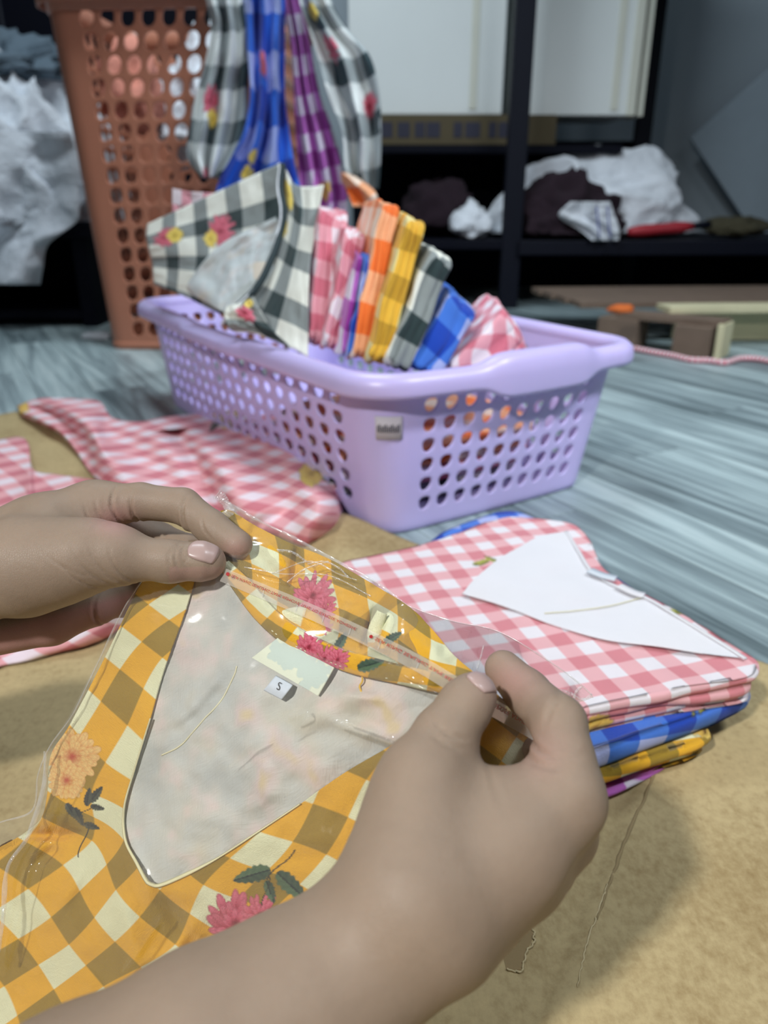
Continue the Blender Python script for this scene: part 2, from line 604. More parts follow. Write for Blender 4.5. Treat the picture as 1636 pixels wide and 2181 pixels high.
def attr_mat(name, base, rough=0.7):
    M = Mat(name)
    at = M.t.nodes.new('ShaderNodeAttribute')
    at.attribute_name = 'print'
    co = M.coord('Object')
    M.set(M.mix(at.outputs['Alpha'], base, at.outputs['Color']), rough, Specular_IOR_Level=0.3)
    M.bump(M.noise(900, 2, co), 0.25, 0.0004)
    return M.m
m_labelcloth = attr_mat('cream_label_cloth', srgb(222, 226, 204))
m_tag = plain('white_size_tag_satin', srgb(208, 216, 226), 0.5, (700, 0.2, 0.0004), 0.04)
m_ink = plain('black_thread_ink', srgb(26, 26, 28), 0.6, vary=0.02)
m_red_ink = plain('red_tape_ink', srgb(176, 42, 44), 0.5, vary=0.05)
m_thread = plain('cream_thread', srgb(232, 226, 190), 0.7)
m_thread_y = plain('yellow_thread', srgb(236, 190, 60), 0.7)

# clear film: mostly see-through, with sharp wrinkled gloss
def film(name, milk, tint, bump=0.5, gloss=0.04):
    M = Mat(name)
    t = M.t
    t.nodes.remove(M.b)
    out = t.nodes['Material Output']
    tr = t.nodes.new('ShaderNodeBsdfTransparent'); tr.inputs[0].default_value = (0.985, 0.985, 0.98, 1)
    gl = t.nodes.new('ShaderNodeBsdfGlossy'); gl.inputs['Roughness'].default_value = 0.09
    gl.inputs['Color'].default_value = (1, 1, 1, 1)
    df = t.nodes.new('ShaderNodeBsdfDiffuse'); df.inputs[0].default_value = (*tint, 1)
    fr = t.nodes.new('ShaderNodeFresnel'); fr.inputs[0].default_value = 1.30
    co = M.coord('Object')
    h = M.math('ADD', M.noise(9, 2, co, dist=0.8), M.math('MULTIPLY', M.noise(1, 2, M.mapping(co, (14, 40, 26), (0.4, 0.2, 0.9)), dist=0.6), 0.4))
    bp = t.nodes.new('ShaderNodeBump'); bp.inputs['Strength'].default_value = bump; bp.inputs['Distance'].default_value = 0.010
    M.link(h, bp.inputs['Height'])
    M.link(bp.outputs[0], gl.inputs['Normal']); pass
    m1 = t.nodes.new('ShaderNodeMixShader'); m1.inputs[0].default_value = milk
    M.link(tr.outputs[0], m1.inputs[1]); M.link(df.outputs[0], m1.inputs[2])
    m2 = t.nodes.new('ShaderNodeMixShader')
    M.link(M.math('ADD', M.math('MULTIPLY', fr.outputs[0], 0.34), gloss), m2.inputs[0])
    M.link(m1.outputs[0], m2.inputs[1]); M.link(gl.outputs[0], m2.inputs[2])
    M.link(m2.outputs[0], out.inputs[0])
    return M.m
m_film = film('clear_plastic_film', 0.055, (0.9, 0.9, 0.9), 0.35)
m_crease = film('clear_seam_and_glint', 0.26, (0.92, 0.92, 0.92), 0.7, 0.14)  # whitened film for seams, folds and the glint strips
m_tape = film('milky_sealing_tape', 0.30, (0.90, 0.84, 0.76), 0.2, 0.03)

# skin
def skin(name, base, palm):
    M = Mat(name)
    co = M.coord('Object')
    at = M.t.nodes.new('ShaderNodeAttribute'); at.attribute_name = 'print'
    blot = M.noise(45, 5, co)
    c = M.mix(blot, tuple(x * 0.86 for x in base), tuple(min(1, x * 1.12) for x in base))
    c = M.mix(at.outputs['Fac'], c, palm)
    fine = M.noise(420, 3, co)
    c = M.mix(M.math('MULTIPLY', fine, 0.25), c, tuple(x * 0.72 for x in base))
    M.set(c, 0.52, Subsurface_Weight=0.12, Subsurface_Scale=0.006, Specular_IOR_Level=0.35)
    M.b.inputs['Subsurface Radius'].default_value = (1.0, 0.35, 0.18)
    vo = M.t.nodes.new('ShaderNodeTexVoronoi'); vo.feature = 'DISTANCE_TO_EDGE'
    vo.inputs['Scale'].default_value = 1100
    M.link(M.mapping(co, (1, 1, 0.55), (0.3, 0.5, 0.2)), vo.inputs['Vector'])
    h = M.math('ADD', M.math('MULTIPLY', M.math('MINIMUM', vo.outputs['Distance'], 0.10), 1.6), M.math('MULTIPLY', M.noise(160, 4, co), 0.9))
    M.bump(h, 0.45, 0.0006)
    return M.m
m_skin = skin('tan_skin', srgb(154, 134, 116), srgb(180, 136, 130))
m_nail = plain('pink_fingernail', srgb(184, 158, 152), 0.3, vary=0.04, scale=200, Specular_IOR_Level=0.5)

# plastics
def plastic(name, base, rough=0.35):
    M = Mat(name)
    co = M.coord('Object')
    c = M.mix(M.noise(9, 4, co), tuple(x * 0.9 for x in base), tuple(min(1, x * 1.06) for x in base))
    M.set(c, rough, Specular_IOR_Level=0.5, Subsurface_Weight=0.05, Subsurface_Scale=0.01)
    M.bump(M.noise(160, 3, co), 0.06, 0.0008)
    return M.m
m_lilac = plastic('lilac_plastic', srgb(204, 192, 244), 0.33)
m_terra = plastic('terracotta_plastic', srgb(186, 122, 96), 0.4)

# floor planks: grey wood look
def plank_mat():
    M = Mat('grey_wood_plank')
    co = M.coord('Object')
    oi = M.t.nodes.new('ShaderNodeObjectInfo')
    cx = M.t.nodes.new('ShaderNodeCombineXYZ')
    M.link(M.math('MULTIPLY', oi.outputs['Random'], 37.0), cx.inputs[0])
    M.link(M.math('MULTIPLY', oi.outputs['Random'], 91.0), cx.inputs[1])
    va = M.t.nodes.new('ShaderNodeVectorMath'); va.operation = 'ADD'
    M.link(co, va.inputs[0]); M.link(cx.outputs[0], va.inputs[1])
    v = va.outputs[0]
    streak = M.noise(1.0, 5, M.mapping(v, (28, 1.6, 1)), 0.6, 0.8)
    fine = M.noise(1.0, 4, M.mapping(v, (160, 6, 1)), 0.6, 0.4)
    tone = M.math('ADD', M.math('MULTIPLY', streak, 0.72), M.math('MULTIPLY', fine, 0.20))
    tone = M.math('ADD', tone, M.math('MULTIPLY', M.math('SUBTRACT', oi.outputs['Random'], 0.5), 0.16))
    c = M.ramp(tone, [(0.30, srgb(84, 98, 102)), (0.44, srgb(132, 148, 152)), (0.56, srgb(168, 186, 188)), (0.70, srgb(200, 214, 214))])
    M.set(c, 0.42, Specular_IOR_Level=0.4)
    M.bump(fine, 0.15, 0.0006)
    return M.m
m_plank = plank_mat()
m_under = plain('dark_underlay', srgb(52, 58, 62), 0.9)

def cardboard_mat(name, base, dark):
    M = Mat(name)
    co = M.coord('Object')
    a = M.noise(5, 6, co, 0.62)
    b = M.noise(140, 4, M.mapping(co, (1, 1, 1)), 0.65)
    fib = M.noise(1, 4, M.mapping(co, (300, 130, 1), (0, 0, 0.6)), 0.6)
    t = M.math('ADD', M.math('MULTIPLY', a, 0.55), M.math('ADD', M.math('MULTIPLY', b, 0.32), M.math('MULTIPLY', fib, 0.14)))
    M.set(M.ramp(t, [(0.36, dark), (0.52, base), (0.70, tuple(min(1, x * 1.22) for x in base))]), 0.85, Specular_IOR_Level=0.2)
    M.bump(M.math('ADD', b, fib), 0.3, 0.0008)
    return M.m
m_card = cardboard_mat('kraft_cardboard', srgb(180, 161, 120), srgb(147, 125, 86))
m_card_pale = plain('torn_kraft_edge', srgb(206, 188, 146), 0.9)
m_crease_line = plain('crease_wear_and_shade', srgb(158, 137, 98), 0.9, vary=0.08, scale=60)  # fold wear whose colour also stands in for the ridge's shading
m_card_inner = plain('torn_kraft_inner_ply', srgb(150, 128, 90), 0.9, (90, 0.3))
m_navy = plain('navy_black_steel', srgb(8, 12, 26), 0.55, vary=0.1, Specular_IOR_Level=0.2)
m_darkboard = plain('dark_shelf_board', srgb(6, 8, 22), 0.7, vary=0.1, Specular_IOR_Level=0.15)
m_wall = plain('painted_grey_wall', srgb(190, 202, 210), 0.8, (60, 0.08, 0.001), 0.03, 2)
m_wall_right = plain('grey_wall_shade_tone', srgb(112, 126, 138), 0.8, (60, 0.08, 0.001), 0.03, 2)  # the wall paint again, darkened so its colour carries the shade
m_white_carton = plain('white_carton_board', srgb(226, 230, 228), 0.6, (40, 0.06, 0.001), 0.03, 3)
m_cream_carton = plain('cream_foam_board', srgb(216, 216, 202), 0.7, (40, 0.06, 0.001), 0.05, 6)
m_dark_carton = plain('dim_brown_carton', srgb(84, 74, 52), 0.85, vary=0.06)
m_print_navy = plain('navy_carton_print', srgb(40, 40, 58), 0.7)
m_whitecloth = plain('white_cotton_cloth', srgb(226, 231, 238), 0.85, (15, 1.0, 0.022), 0.10, 9, Sheen_Weight=0.2)
m_greycloth = plain('grey_blue_cloth', srgb(96, 112, 124), 0.9, (18, 0.6, 0.01), 0.12, 9)
m_maroon = plain('dark_maroon_cloth', srgb(34, 16, 28), 0.95, (18, 0.4, 0.01), 0.12, 9)
m_red = plain('red_rubber_grip', srgb(170, 40, 52), 0.5)
m_dark_wood = plain('weathered_brown_wood', srgb(112, 94, 80), 0.8, (30, 0.3, 0.002), 0.16, 14)
m_pale_wood = plain('pale_pine_wood', srgb(206, 200, 164), 0.75, (30, 0.2, 0.002), 0.08, 10)
m_rust = plain('orange_clay_chip', srgb(196, 96, 32), 0.8)
m_pinkcord = gingham('pink_white_cord', 0.02, srgb(230, 220, 224), srgb(214, 120, 134), srgb(196, 90, 108), prints=False)
m_sticker = plain('pale_paper_sticker', srgb(206, 202, 210), 0.6, vary=0.05)
m_bristle = plain('olive_brown_bristle', srgb(66, 62, 44), 0.95, (120, 0.6))
m_light_band = plain('light_band_grey', srgb(176, 190, 200), 0.6, vary=0.04)  # tone of the added panel that stands in for a light band


# ================================================================ the setting
AZ = math.radians(-29)                       # planks run this way
PD = np.array([math.sin(AZ), math.cos(AZ), 0]); PN = np.array([math.cos(AZ), -math.sin(AZ), 0])
fl = box('floor', (0.2, 1.9, -0.03), (5.0, 5.2, 0.04), m_under, b=0)
tag(fl, kind='structure')
PW, PL = 0.118, 1.22
pv, pf = box_vf(PW - 0.0012, PL - 0.0012, 0.010, 0.0008)
pme = None
for i in range(-16, 22):
    for j in range(-1, 5):
        a, b = i * PW, (j + (i * 0.37) % 1.0) * PL - 0.6
        c = PN * a + PD * b + np.array([0.1, 0.2, 0])
        if not (-2.1 < c[0] < 2.6 and -0.5 < c[1] < 4.2):
            continue
        # keep what the camera can see, with a margin for a step to the side
        if c[1] > 0.2 and abs(c[0]) > 0.75 * c[1] + 1.35:
            continue
        if pme is None:
            o = mesh('plank', pv, pf, m_plank, None, False)
            pme = o.data
        else:
            o = bpy.data.objects.new('plank', pme)
            COL.objects.link(o)
        o.location = (c[0] - fl.location[0], c[1] - fl.location[1], -0.0051)
        o.rotation_euler = (0, 0, -AZ)
        o.parent = fl
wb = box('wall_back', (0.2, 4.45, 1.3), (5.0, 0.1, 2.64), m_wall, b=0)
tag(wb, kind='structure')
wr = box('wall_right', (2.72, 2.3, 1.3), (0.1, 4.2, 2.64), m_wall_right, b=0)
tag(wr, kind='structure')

# flattened cardboard on the floor, with a fold ridge and a tear
ce = np.array([0.773, -0.634]); cn = np.array([-0.634, -0.773])
nu, nv = 500, 240
uu, vv = np.linspace(-1.0, 1.55, nu), np.linspace(0, 1.15, nv)
c0 = np.array([0.025, 0.856])
XY = c0 + ce * uu[None, :, None] + cn * vv[:, None, None]
edge_j = 0.006 * n2(uu, uu * 0, 9, 4)
XY = XY + cn * (edge_j[None, :, None] * np.exp(-vv[:, None, None] * 30))
Z = 0.0055 + 0.0012 * n2(XY[..., 0], XY[..., 1], 9, 2)
fa, fb = G(1412, 1600)[:2], G(1265, 1985)[:2]
fd = (fb - fa) / np.linalg.norm(fb - fa)
dist = (XY[..., 0] - fa[0]) * fd[1] - (XY[..., 1] - fa[1]) * fd[0]
along = (XY[..., 0] - fa[0]) * fd[0] + (XY[..., 1] - fa[1]) * fd[1]
Z = Z + 0.0030 * np.exp(-(dist / 0.006) ** 2) - 0.0024 * np.exp(-((dist - 0.012) / 0.007) ** 2)
Z = Z + 0.010 * np.exp(-((XY[..., 0] + 0.06) ** 2 + (XY[..., 1] - 0.90) ** 2) / 0.004)
card = sheet('cardboard_sheet', np.concatenate([XY, Z[..., None]], -1), m_card, solid=0.004, flip=True)
tag(card, 'flattened brown cardboard sheet lying on the grey plank floor under the shirts', 'cardboard')
tear = [(1133, 1971), (1134, 1980), (1140, 1986), (1136, 1996), (1139, 2003), (1133, 2015), (1124, 2022), (1120, 2030), (1120, 2042), (1115, 2050), (1113, 2066), (1104, 2070), (1090, 2068), (1078, 2064)]
tp = G([p[0] for p in tear], [p[1] for p in tear], 0.0082)
tv, tf = tube(crom(tp, 60) + 0.0006 * np.stack([n2(np.arange(60), np.arange(60) * 0, 0.9, s) for s in (1, 2, 3)], -1), 0.0006, 5)
mesh('torn_edge', tv, tf, m_card_pale, card)
fl_px = [(1133, 1971), (1136, 1996), (1124, 2022), (1113, 2066), (1078, 2064), (1072, 2040), (1066, 2025), (1085, 2000), (1105, 1975)]
fp = G([p[0] for p in fl_px], [p[1] for p in fl_px], 0.0079)
mesh('torn_ply', np.concatenate([fp, fp - [0, 0, 0.0014]]), [tuple(range(9))[::-1]] + [(i, (i + 1) % 9, 9 + (i + 1) % 9, 9 + i) for i in range(9)], m_card_inner, card, False)
for pts, wd_, mt in (([(1440, 1560), (1408, 1625), (1370, 1720), (1335, 1800), (1300, 1890), (1268, 1985)], 0.0022, m_crease_line), ([(1300, 1880), (1272, 1960), (1240, 2060), (1226, 2130)], 0.0009, m_card_pale), ([(1290, 1745), (1180, 1880), (1120, 1950)], 0.0010, m_crease_line)):
    q = G([p[0] for p in pts], [p[1] for p in pts], 0.0)
    q = crom(q, 80)
    q[:, :2] += 0.0008 * np.stack([n2(np.arange(80), np.zeros(80), 0.4, 61), n2(np.arange(80), np.zeros(80), 0.4, 62)], -1)
    iv = np.clip((q[:, :2] - c0) @ cn / 1.15 * (nv - 1), 0, nv - 2); iu = np.clip((((q[:, :2] - c0) @ ce) + 1.0) / 2.55 * (nu - 1), 0, nu - 2)
    q[:, 2] = Z[np.round(iv).astype(int), np.round(iu).astype(int)] + 0.0021
    t_ = np.gradient(q, axis=0); t_ /= np.linalg.norm(t_, axis=1)[:, None]
    s_ = np.stack([-t_[:, 1], t_[:, 0], 0 * t_[:, 0]], -1)
    w_ = (wd_ * (0.3 + 0.7 * np.sin(np.linspace(0.1, 3.04, 80))) * (1 + 0.4 * n2(np.arange(80), np.zeros(80), 0.5, 63)))[:, None]
    sheet('crease', np.stack([q - s_ * w_ / 2, q + s_ * w_ / 2], 1), mt, card, solid=0.0002)
tp2 = G([1062, 1075, 1090, 1106], [2024, 2020, 2010, 2000], 0.0084)
tv, tf = tube(crom(tp2, 16), 0.0007, 5)
mesh('torn_edge', tv, tf, m_card_pale, card)

# ---------------------------------------------------------------- dark storage rack at the back
rack = empty('storage_rack', (1.0, 3.2, 0), 'black steel storage rack with low shelf along the back wall', 'rack')
for (x, y, s) in ((0.505, 3.17, 0.075), (1.165, 3.78, 0.07), (2.45, 3.17, 0.07), (-0.12, 3.9, 0.06), (2.45, 3.9, 0.06)):
    box('post', (x, y, 0.9), (s, s * 0.7, 1.8), m_navy, rack, 0.004)
box('shelf_board', (1.16, 3.55, 0.245), (2.62, 0.80, 0.035), m_darkboard, rack, 0.004)
box('shelf_rail', (1.50, 3.13, 0.235), (1.94, 0.03, 0.055), m_navy, rack, 0.004)
box('shelf_board', (0.42, 3.66, 0.60), (1.10, 0.56, 0.03), m_darkboard, rack, 0.004)
box('shade_panel', (0.52, 3.97, 0.34), (1.34, 0.02, 0.66), m_darkboard, rack, 0.003)  # dark board added to black out the gap under the upper shelf
box('kick_panel', (1.16, 3.93, 0.115), (2.62, 0.02, 0.22), m_darkboard, rack, 0.003)
v, f = tube([(1.75, 3.24, 0.15), (2.5, 3.10, 0.10)], 0.010, 8)
mesh('floor_brace', v, f, m_navy, rack)

# cartons on the upper shelf
kc = empty('flat_carton', (0.35, 3.6, 0.617), 'flat brown carton with dark printing under the tall white cartons', 'carton')
box('carton_body', (0.29, 3.62, 0.672), (0.82, 0.42, 0.11), m_dark_carton, kc, 0.004)
for i, (x0, w) in enumerate(((-0.02, .05), (0.05, .05), (0.115, .04), (0.17, .055), (0.27, .035), (0.33, .06), (0.41, .03), (0.46, .05))):
    box('printed_mark', (x0 + 0.03, 3.4085, 0.672), (w, 0.002, 0.055), m_print_navy, kc, 0)
wc = empty('white_carton', (0.26, 3.62, 0.729), 'tall white carton standing left of the black rack post', 'carton', 'tall white cartons')
v, f = box_vf(0.62, 0.34, 0.95, 0.006)
b_ = mesh('carton_body', np.array(v) + [0.17, 3.62, 1.206], f, m_white_carton, wc, False)
box('lid_flap', (0.17, 3.445, 1.55), (0.615, 0.008, 0.26), m_white_carton, wc, 0.002)
box('seam_tape', (0.36, 3.4475, 1.2), (0.03, 0.004, 0.9), m_cream_carton, wc, 0.001)
wc2 = wc.copy(); COL.objects.link(wc2); wc2.location = (0.26 + 0.585, 3.66, 0.729)
wc2['label'] = 'tall white carton seen through the gap right of the front rack post'
for ch in list(wc.children):
    c = ch.copy(); COL.objects.link(c); c.parent = wc2
    if ch.name.startswith('carton_body'):
        c.scale = (0.80, 1, 1)
for k, (x, w) in enumerate(((1.015, 0.035), (1.06, 0.03))):
    fb_ = box('foam_strip', (x, 3.56 + 0.03 * k, 1.19), (w, 0.16, 0.92), m_cream_carton, None, 0.004)
    tag(fb_, ['cream foam strip standing beside the right white carton', 'outermost cream foam strip by the rear rack post'][k], 'foam strip', 'cream foam strips')

# leaning grey panel, added to stand in for a diagonal light band
lp = mesh('light_band_panel', *(lambda q: (np.array(q[0]) @ np.array(Matrix.Rotation(math.radians(-42), 3, 'Y')).T + [2.35, 4.22, 0.92], q[1]))(box_vf(1.5, 0.03, 0.75, 0.004)), m_light_band, None, False)
tag(lp, 'pale grey panel standing in for a diagonal light band on the wall', 'panel')


# ---------------------------------------------------------------- crumpled cloth heaps
def heap(name, c, r, mat, seed, fold=0.35, freq=4.0, sub=5, squash=0.25, parent=None):
    bm = bmesh.new()
    bmesh.ops.create_icosphere(bm, subdivisions=sub, radius=1)
    v = np.array([x.co[:] for x in bm.verts])
    f = [tuple(y.index for y in x.verts) for x in bm.faces]
    bm.free()
    wv = v * freq + 0.6 * np.stack([vnoise(v * freq * 0.8, seed + k) for k in (1, 2, 3)], -1)
    rg = 1 - np.abs(vnoise(wv, seed + 4))
    rg2 = 1 - np.abs(vnoise(wv * 2.3, seed + 5))
    k = 1 + fold * (rg ** 2 - 0.5) + 0.45 * fold * (rg2 ** 2 - 0.5) + 0.25 * vnoise(v * 1.7, seed + 6)
    v = v * k[:, None]
    v[:, 2] = np.where(v[:, 2] < 0, v[:, 2] * squash, v[:, 2])
    v = v * np.array(r) + np.array(c)
    return mesh(name, v, f, mat, parent)


def drape(name, rows, depth, mat, parent=None, nu=70, nv=110, folds=4, amp=0.018, seed=0, uvs=1.0, prints=None, tilt=0.0, solid=0.0012):
    """Hanging cloth: rows of (y, x_left, x_right) in the photo's frame, set at its own distance, with vertical folds."""
    q = loft(rows, nu, nv)
    u = np.linspace(0, 1, nu)[None]
    v = np.linspace(0, 1, nv)[:, None]
    d = depth + tilt * (v - 0.5)
    fo = amp * np.sin(2 * math.pi * (folds * u + 0.35 * np.sin(2.6 * v + seed) + 0.12 * seed)) * (0.55 + 0.45 * v)
    fo = fo + 0.7 * amp * n2(u * 3 + seed + 0.8 * v, v * 4, 1.0, seed) + 0.4 * amp * n2(u * 7 + seed - 2 * v, v * 9 + 2 * u, 1.0, seed + 2)
    Pt = V3(q[..., 0], q[..., 1], d + fo - 0.006 * np.sin(math.pi * u))
    du = np.linalg.norm(np.diff(Pt, axis=1), axis=2)
    dv = np.linalg.norm(np.diff(Pt, axis=0), axis=2)
    U_ = np.concatenate([np.zeros((nv, 1)), np.cumsum(du, 1)], 1)
    U_ = U_ - U_[:, nu // 2:nu // 2 + 1]
    V_ = np.concatenate([np.zeros((1, nu)), np.cumsum(dv, 0)], 0)
    uv = np.stack([U_, V_], -1)
    return sheet(name, Pt, mat, parent, uv * uvs, paint(uv, prints) if prints else None, solid=solid)


# ---------------------------------------------------------------- left: low dark bench and the white laundry on it
bench = empty('laundry_bench', (-1.35, 2.95, 0), 'low dark bench at the left edge holding white laundry', 'bench')
box('bench_top', (-1.45, 3.0, 0.315), (0.95, 0.72, 0.05), m_darkboard, bench, 0.004)
box('bench_back', (-1.45, 3.34, 0.15), (0.95, 0.03, 0.29), m_darkboard, bench, 0.004)
for x in (-1.88, -1.02):
    box('bench_side', (x, 3.0, 0.145), (0.05, 0.68, 0.29), m_darkboard, bench, 0.004)
box('bench_shelf', (-1.45, 3.0, 0.04), (0.80, 0.66, 0.03), m_darkboard, bench, 0.003)
dc = box('dark_cabinet', (-1.30, 3.85, 0.75), (1.10, 0.5, 1.5), m_darkboard, None, 0.006)
tag(dc, 'tall dark cabinet standing behind the white laundry', 'cabinet')
v, f = tube([(-1.43, 3.3, 0.3), (-1.43, 3.3, 1.4)], 0.012, 8)
tag(mesh('steel_pole', v, f, m_navy), 'thin upright steel pole behind the white laundry', 'pole')
w1 = heap('white_laundry', (-1.30, 2.86, 0.33), (0.40, 0.26, 0.46), m_whitecloth, 21, 0.26, 2.8, 6, 0.0)
tag(w1, 'heap of crumpled white cloth piled on the low dark bench', 'laundry')
w2 = drape('white_sheet', [(280, -160, 150), (360, -170, 168), (430, -170, 165), (470, -170, 165), (520, -165, 104), (570, -160, 92), (606, -150, 86)], 2.60, m_whitecloth, folds=1.6, amp=0.045, seed=4)
tag(w2, 'white sheet hanging down in front of the low dark bench', 'sheet')
w3 = heap('grey_laundry', (-1.36, 2.95, 0.80), (0.26, 0.18, 0.11), m_greycloth, 33, 0.5, 3.2, 5, 0.5)
tag(w3, 'grey blue cloth lying on top of the white laundry heap', 'laundry')

# right: cloth bundle on the rack shelf
b1 = heap('white_bundle', (0.90, 3.45, 0.29), (0.42, 0.22, 0.33), m_whitecloth, 52, 0.22, 1.7, 6, 0.05)
tag(b1, 'crumpled white cloth bundle on the low rack shelf', 'cloth')
b2 = heap('maroon_cloth', (0.72, 3.24, 0.29), (0.20, 0.12, 0.19), m_maroon, 61, 0.3, 2.2, 5, 0.10)
tag(b2, 'dark maroon cloth bunched in front of the white bundle', 'cloth')
b3 = drape('striped_corner', [(430, 1215, 1300), (460, 1190, 1310), (490, 1235, 1320), (512, 1262, 1318)], 3.105, m_whitecloth, nu=30, nv=30, folds=2, amp=0.02, seed=2)
tag(b3, 'white cloth corner with blue stripes hanging over the rack shelf edge', 'cloth')
for k, x in enumerate((1277, 1300)):
    pth = V3(np.linspace(x - 6, x, 8), np.linspace(440, 508, 8), np.full(8, 3.072))
    v, f = tube(pth, 0.0028, 6)
    mesh('blue_stripe', v, f, plain('blue_stripe_yarn', srgb(72, 84, 170), 0.8) if k == 0 else bpy.data.materials['blue_stripe_yarn'], b3)
b4 = heap('small_white_cloth', (0.352, 3.28, 0.30), (0.085, 0.08, 0.085), m_whitecloth, 71, 0.3, 2.2, 4, 0.4)
tag(b4, 'small pale cloth lump left of the front rack post', 'cloth')
b5 = heap('wine_cloth', (0.22, 3.45, 0.33), (0.15, 0.12, 0.16), m_maroon, 77, 0.3, 2.2, 4, 0.4)
tag(b5, 'dark wine cloth in the shade behind the lilac basket', 'cloth')

# red handled brush at the shelf edge
br = empty('hand_brush', (1.35, 3.22, 0.275), 'brush with red handle lying at the rack shelf edge', 'brush')
pa, pb = V3(1338, 494, 3.165), V3(1475, 482, 3.185)
v, f = tube(np.linspace(pa, pb, 9), [0.014, 0.021, 0.023, 0.022, 0.021, 0.022, 0.023, 0.020, 0.015], 12)
mesh('handle', v, f, m_red, br)
pc = V3(1512, 478, 3.20)
v, f = tube(np.linspace(pb, pc, 4), 0.014, 10)
mesh('ferrule', v, f, m_navy, br)
heap('bristles', V3(1570, 488, 3.26), (0.13, 0.07, 0.055), m_bristle, 81, 0.25, 3, 4, 0.5, br)

# ---------------------------------------------------------------- wooden pallet on the right
pal = empty('wooden_pallet', (1.0, 2.4, 0), 'weathered wooden pallet end on the floor right of the lilac basket', 'pallet')
Rz = math.radians(29)
ph_ = np.array([math.cos(Rz), math.sin(Rz), 0]); pn_ = np.array([-math.sin(Rz), math.cos(Rz), 0])
fc = G(1520, 762, 0.0)
box('runner', fc + np.array([0.30, 0.30, 0.05]) + 0 * ph_, (0.62, 0.07, 0.09), m_pale_wood, pal, 0.003, math.radians(4))
box('block', fc + np.array([-0.035, 0.05, 0.042]), (0.10, 0.11, 0.084), m_dark_wood, pal, 0.003, math.radians(-37))
box('block', fc + np.array([-0.20, 0.20, 0.042]), (0.12, 0.10, 0.084), m_dark_wood, pal, 0.003, math.radians(-37))
box('slat', fc + np.array([-0.085, 0.115, 0.092]), (0.30, 0.085, 0.018), m_dark_wood, pal, 0.002, math.radians(-37))
box('end_cap', fc + np.array([0.028, 0.020, 0.043]), (0.018, 0.10, 0.100), m_pale_wood, pal, 0.002, math.radians(-37))
box('slat', fc + np.array([0.28, 0.22, 0.109]), (0.74, 0.10, 0.018), m_pale_wood, pal, 0.002, math.radians(4))
for k in range(4):
    box('slat', fc + np.array([0.20 - 0.02 * k, 0.345 + 0.115 * k, 0.110]), (1.05, 0.105, 0.018), m_dark_wood, pal, 0.002, math.radians(4))
ch = heap('orange_chip', G(1322, 660, 0.135), (0.036, 0.025, 0.016), m_rust, 91, 0.2, 2, 3, 0.6)
tag(ch, 'small orange chip lying on the weathered pallet boards', 'chip')
# pink and white cord on the floor
cpx = [(1350, 742), (1390, 750), (1430, 757), (1470, 766), (1510, 768), (1545, 772), (1575, 764), (1610, 764), (1660, 772), (1720, 770)]
cp = crom(G([p[0] for p in cpx], [p[1] for p in cpx], 0.008), 90)
v, f = tube(cp, 0.0075, 8)
n_ = len(cp)
uvc = np.stack([np.repeat(np.linspace(0, 0.9, n_), 8), np.tile(np.linspace(0, 0.02, 8), n_)], -1)
co_ = mesh('fabric_cord', v, f, m_pinkcord, None, True, uvc)
tag(co_, 'pink and white cloth cord trailing across the grey floor planks', 'cord')
sc_ = heap('white_scrap', G(206, 718, 0.006), (0.045, 0.03, 0.016), m_whitecloth, 95, 0.4, 3, 3, 0.3)
tag(sc_, 'small white scrap on the floor by the terracotta hamper foot', 'scrap')


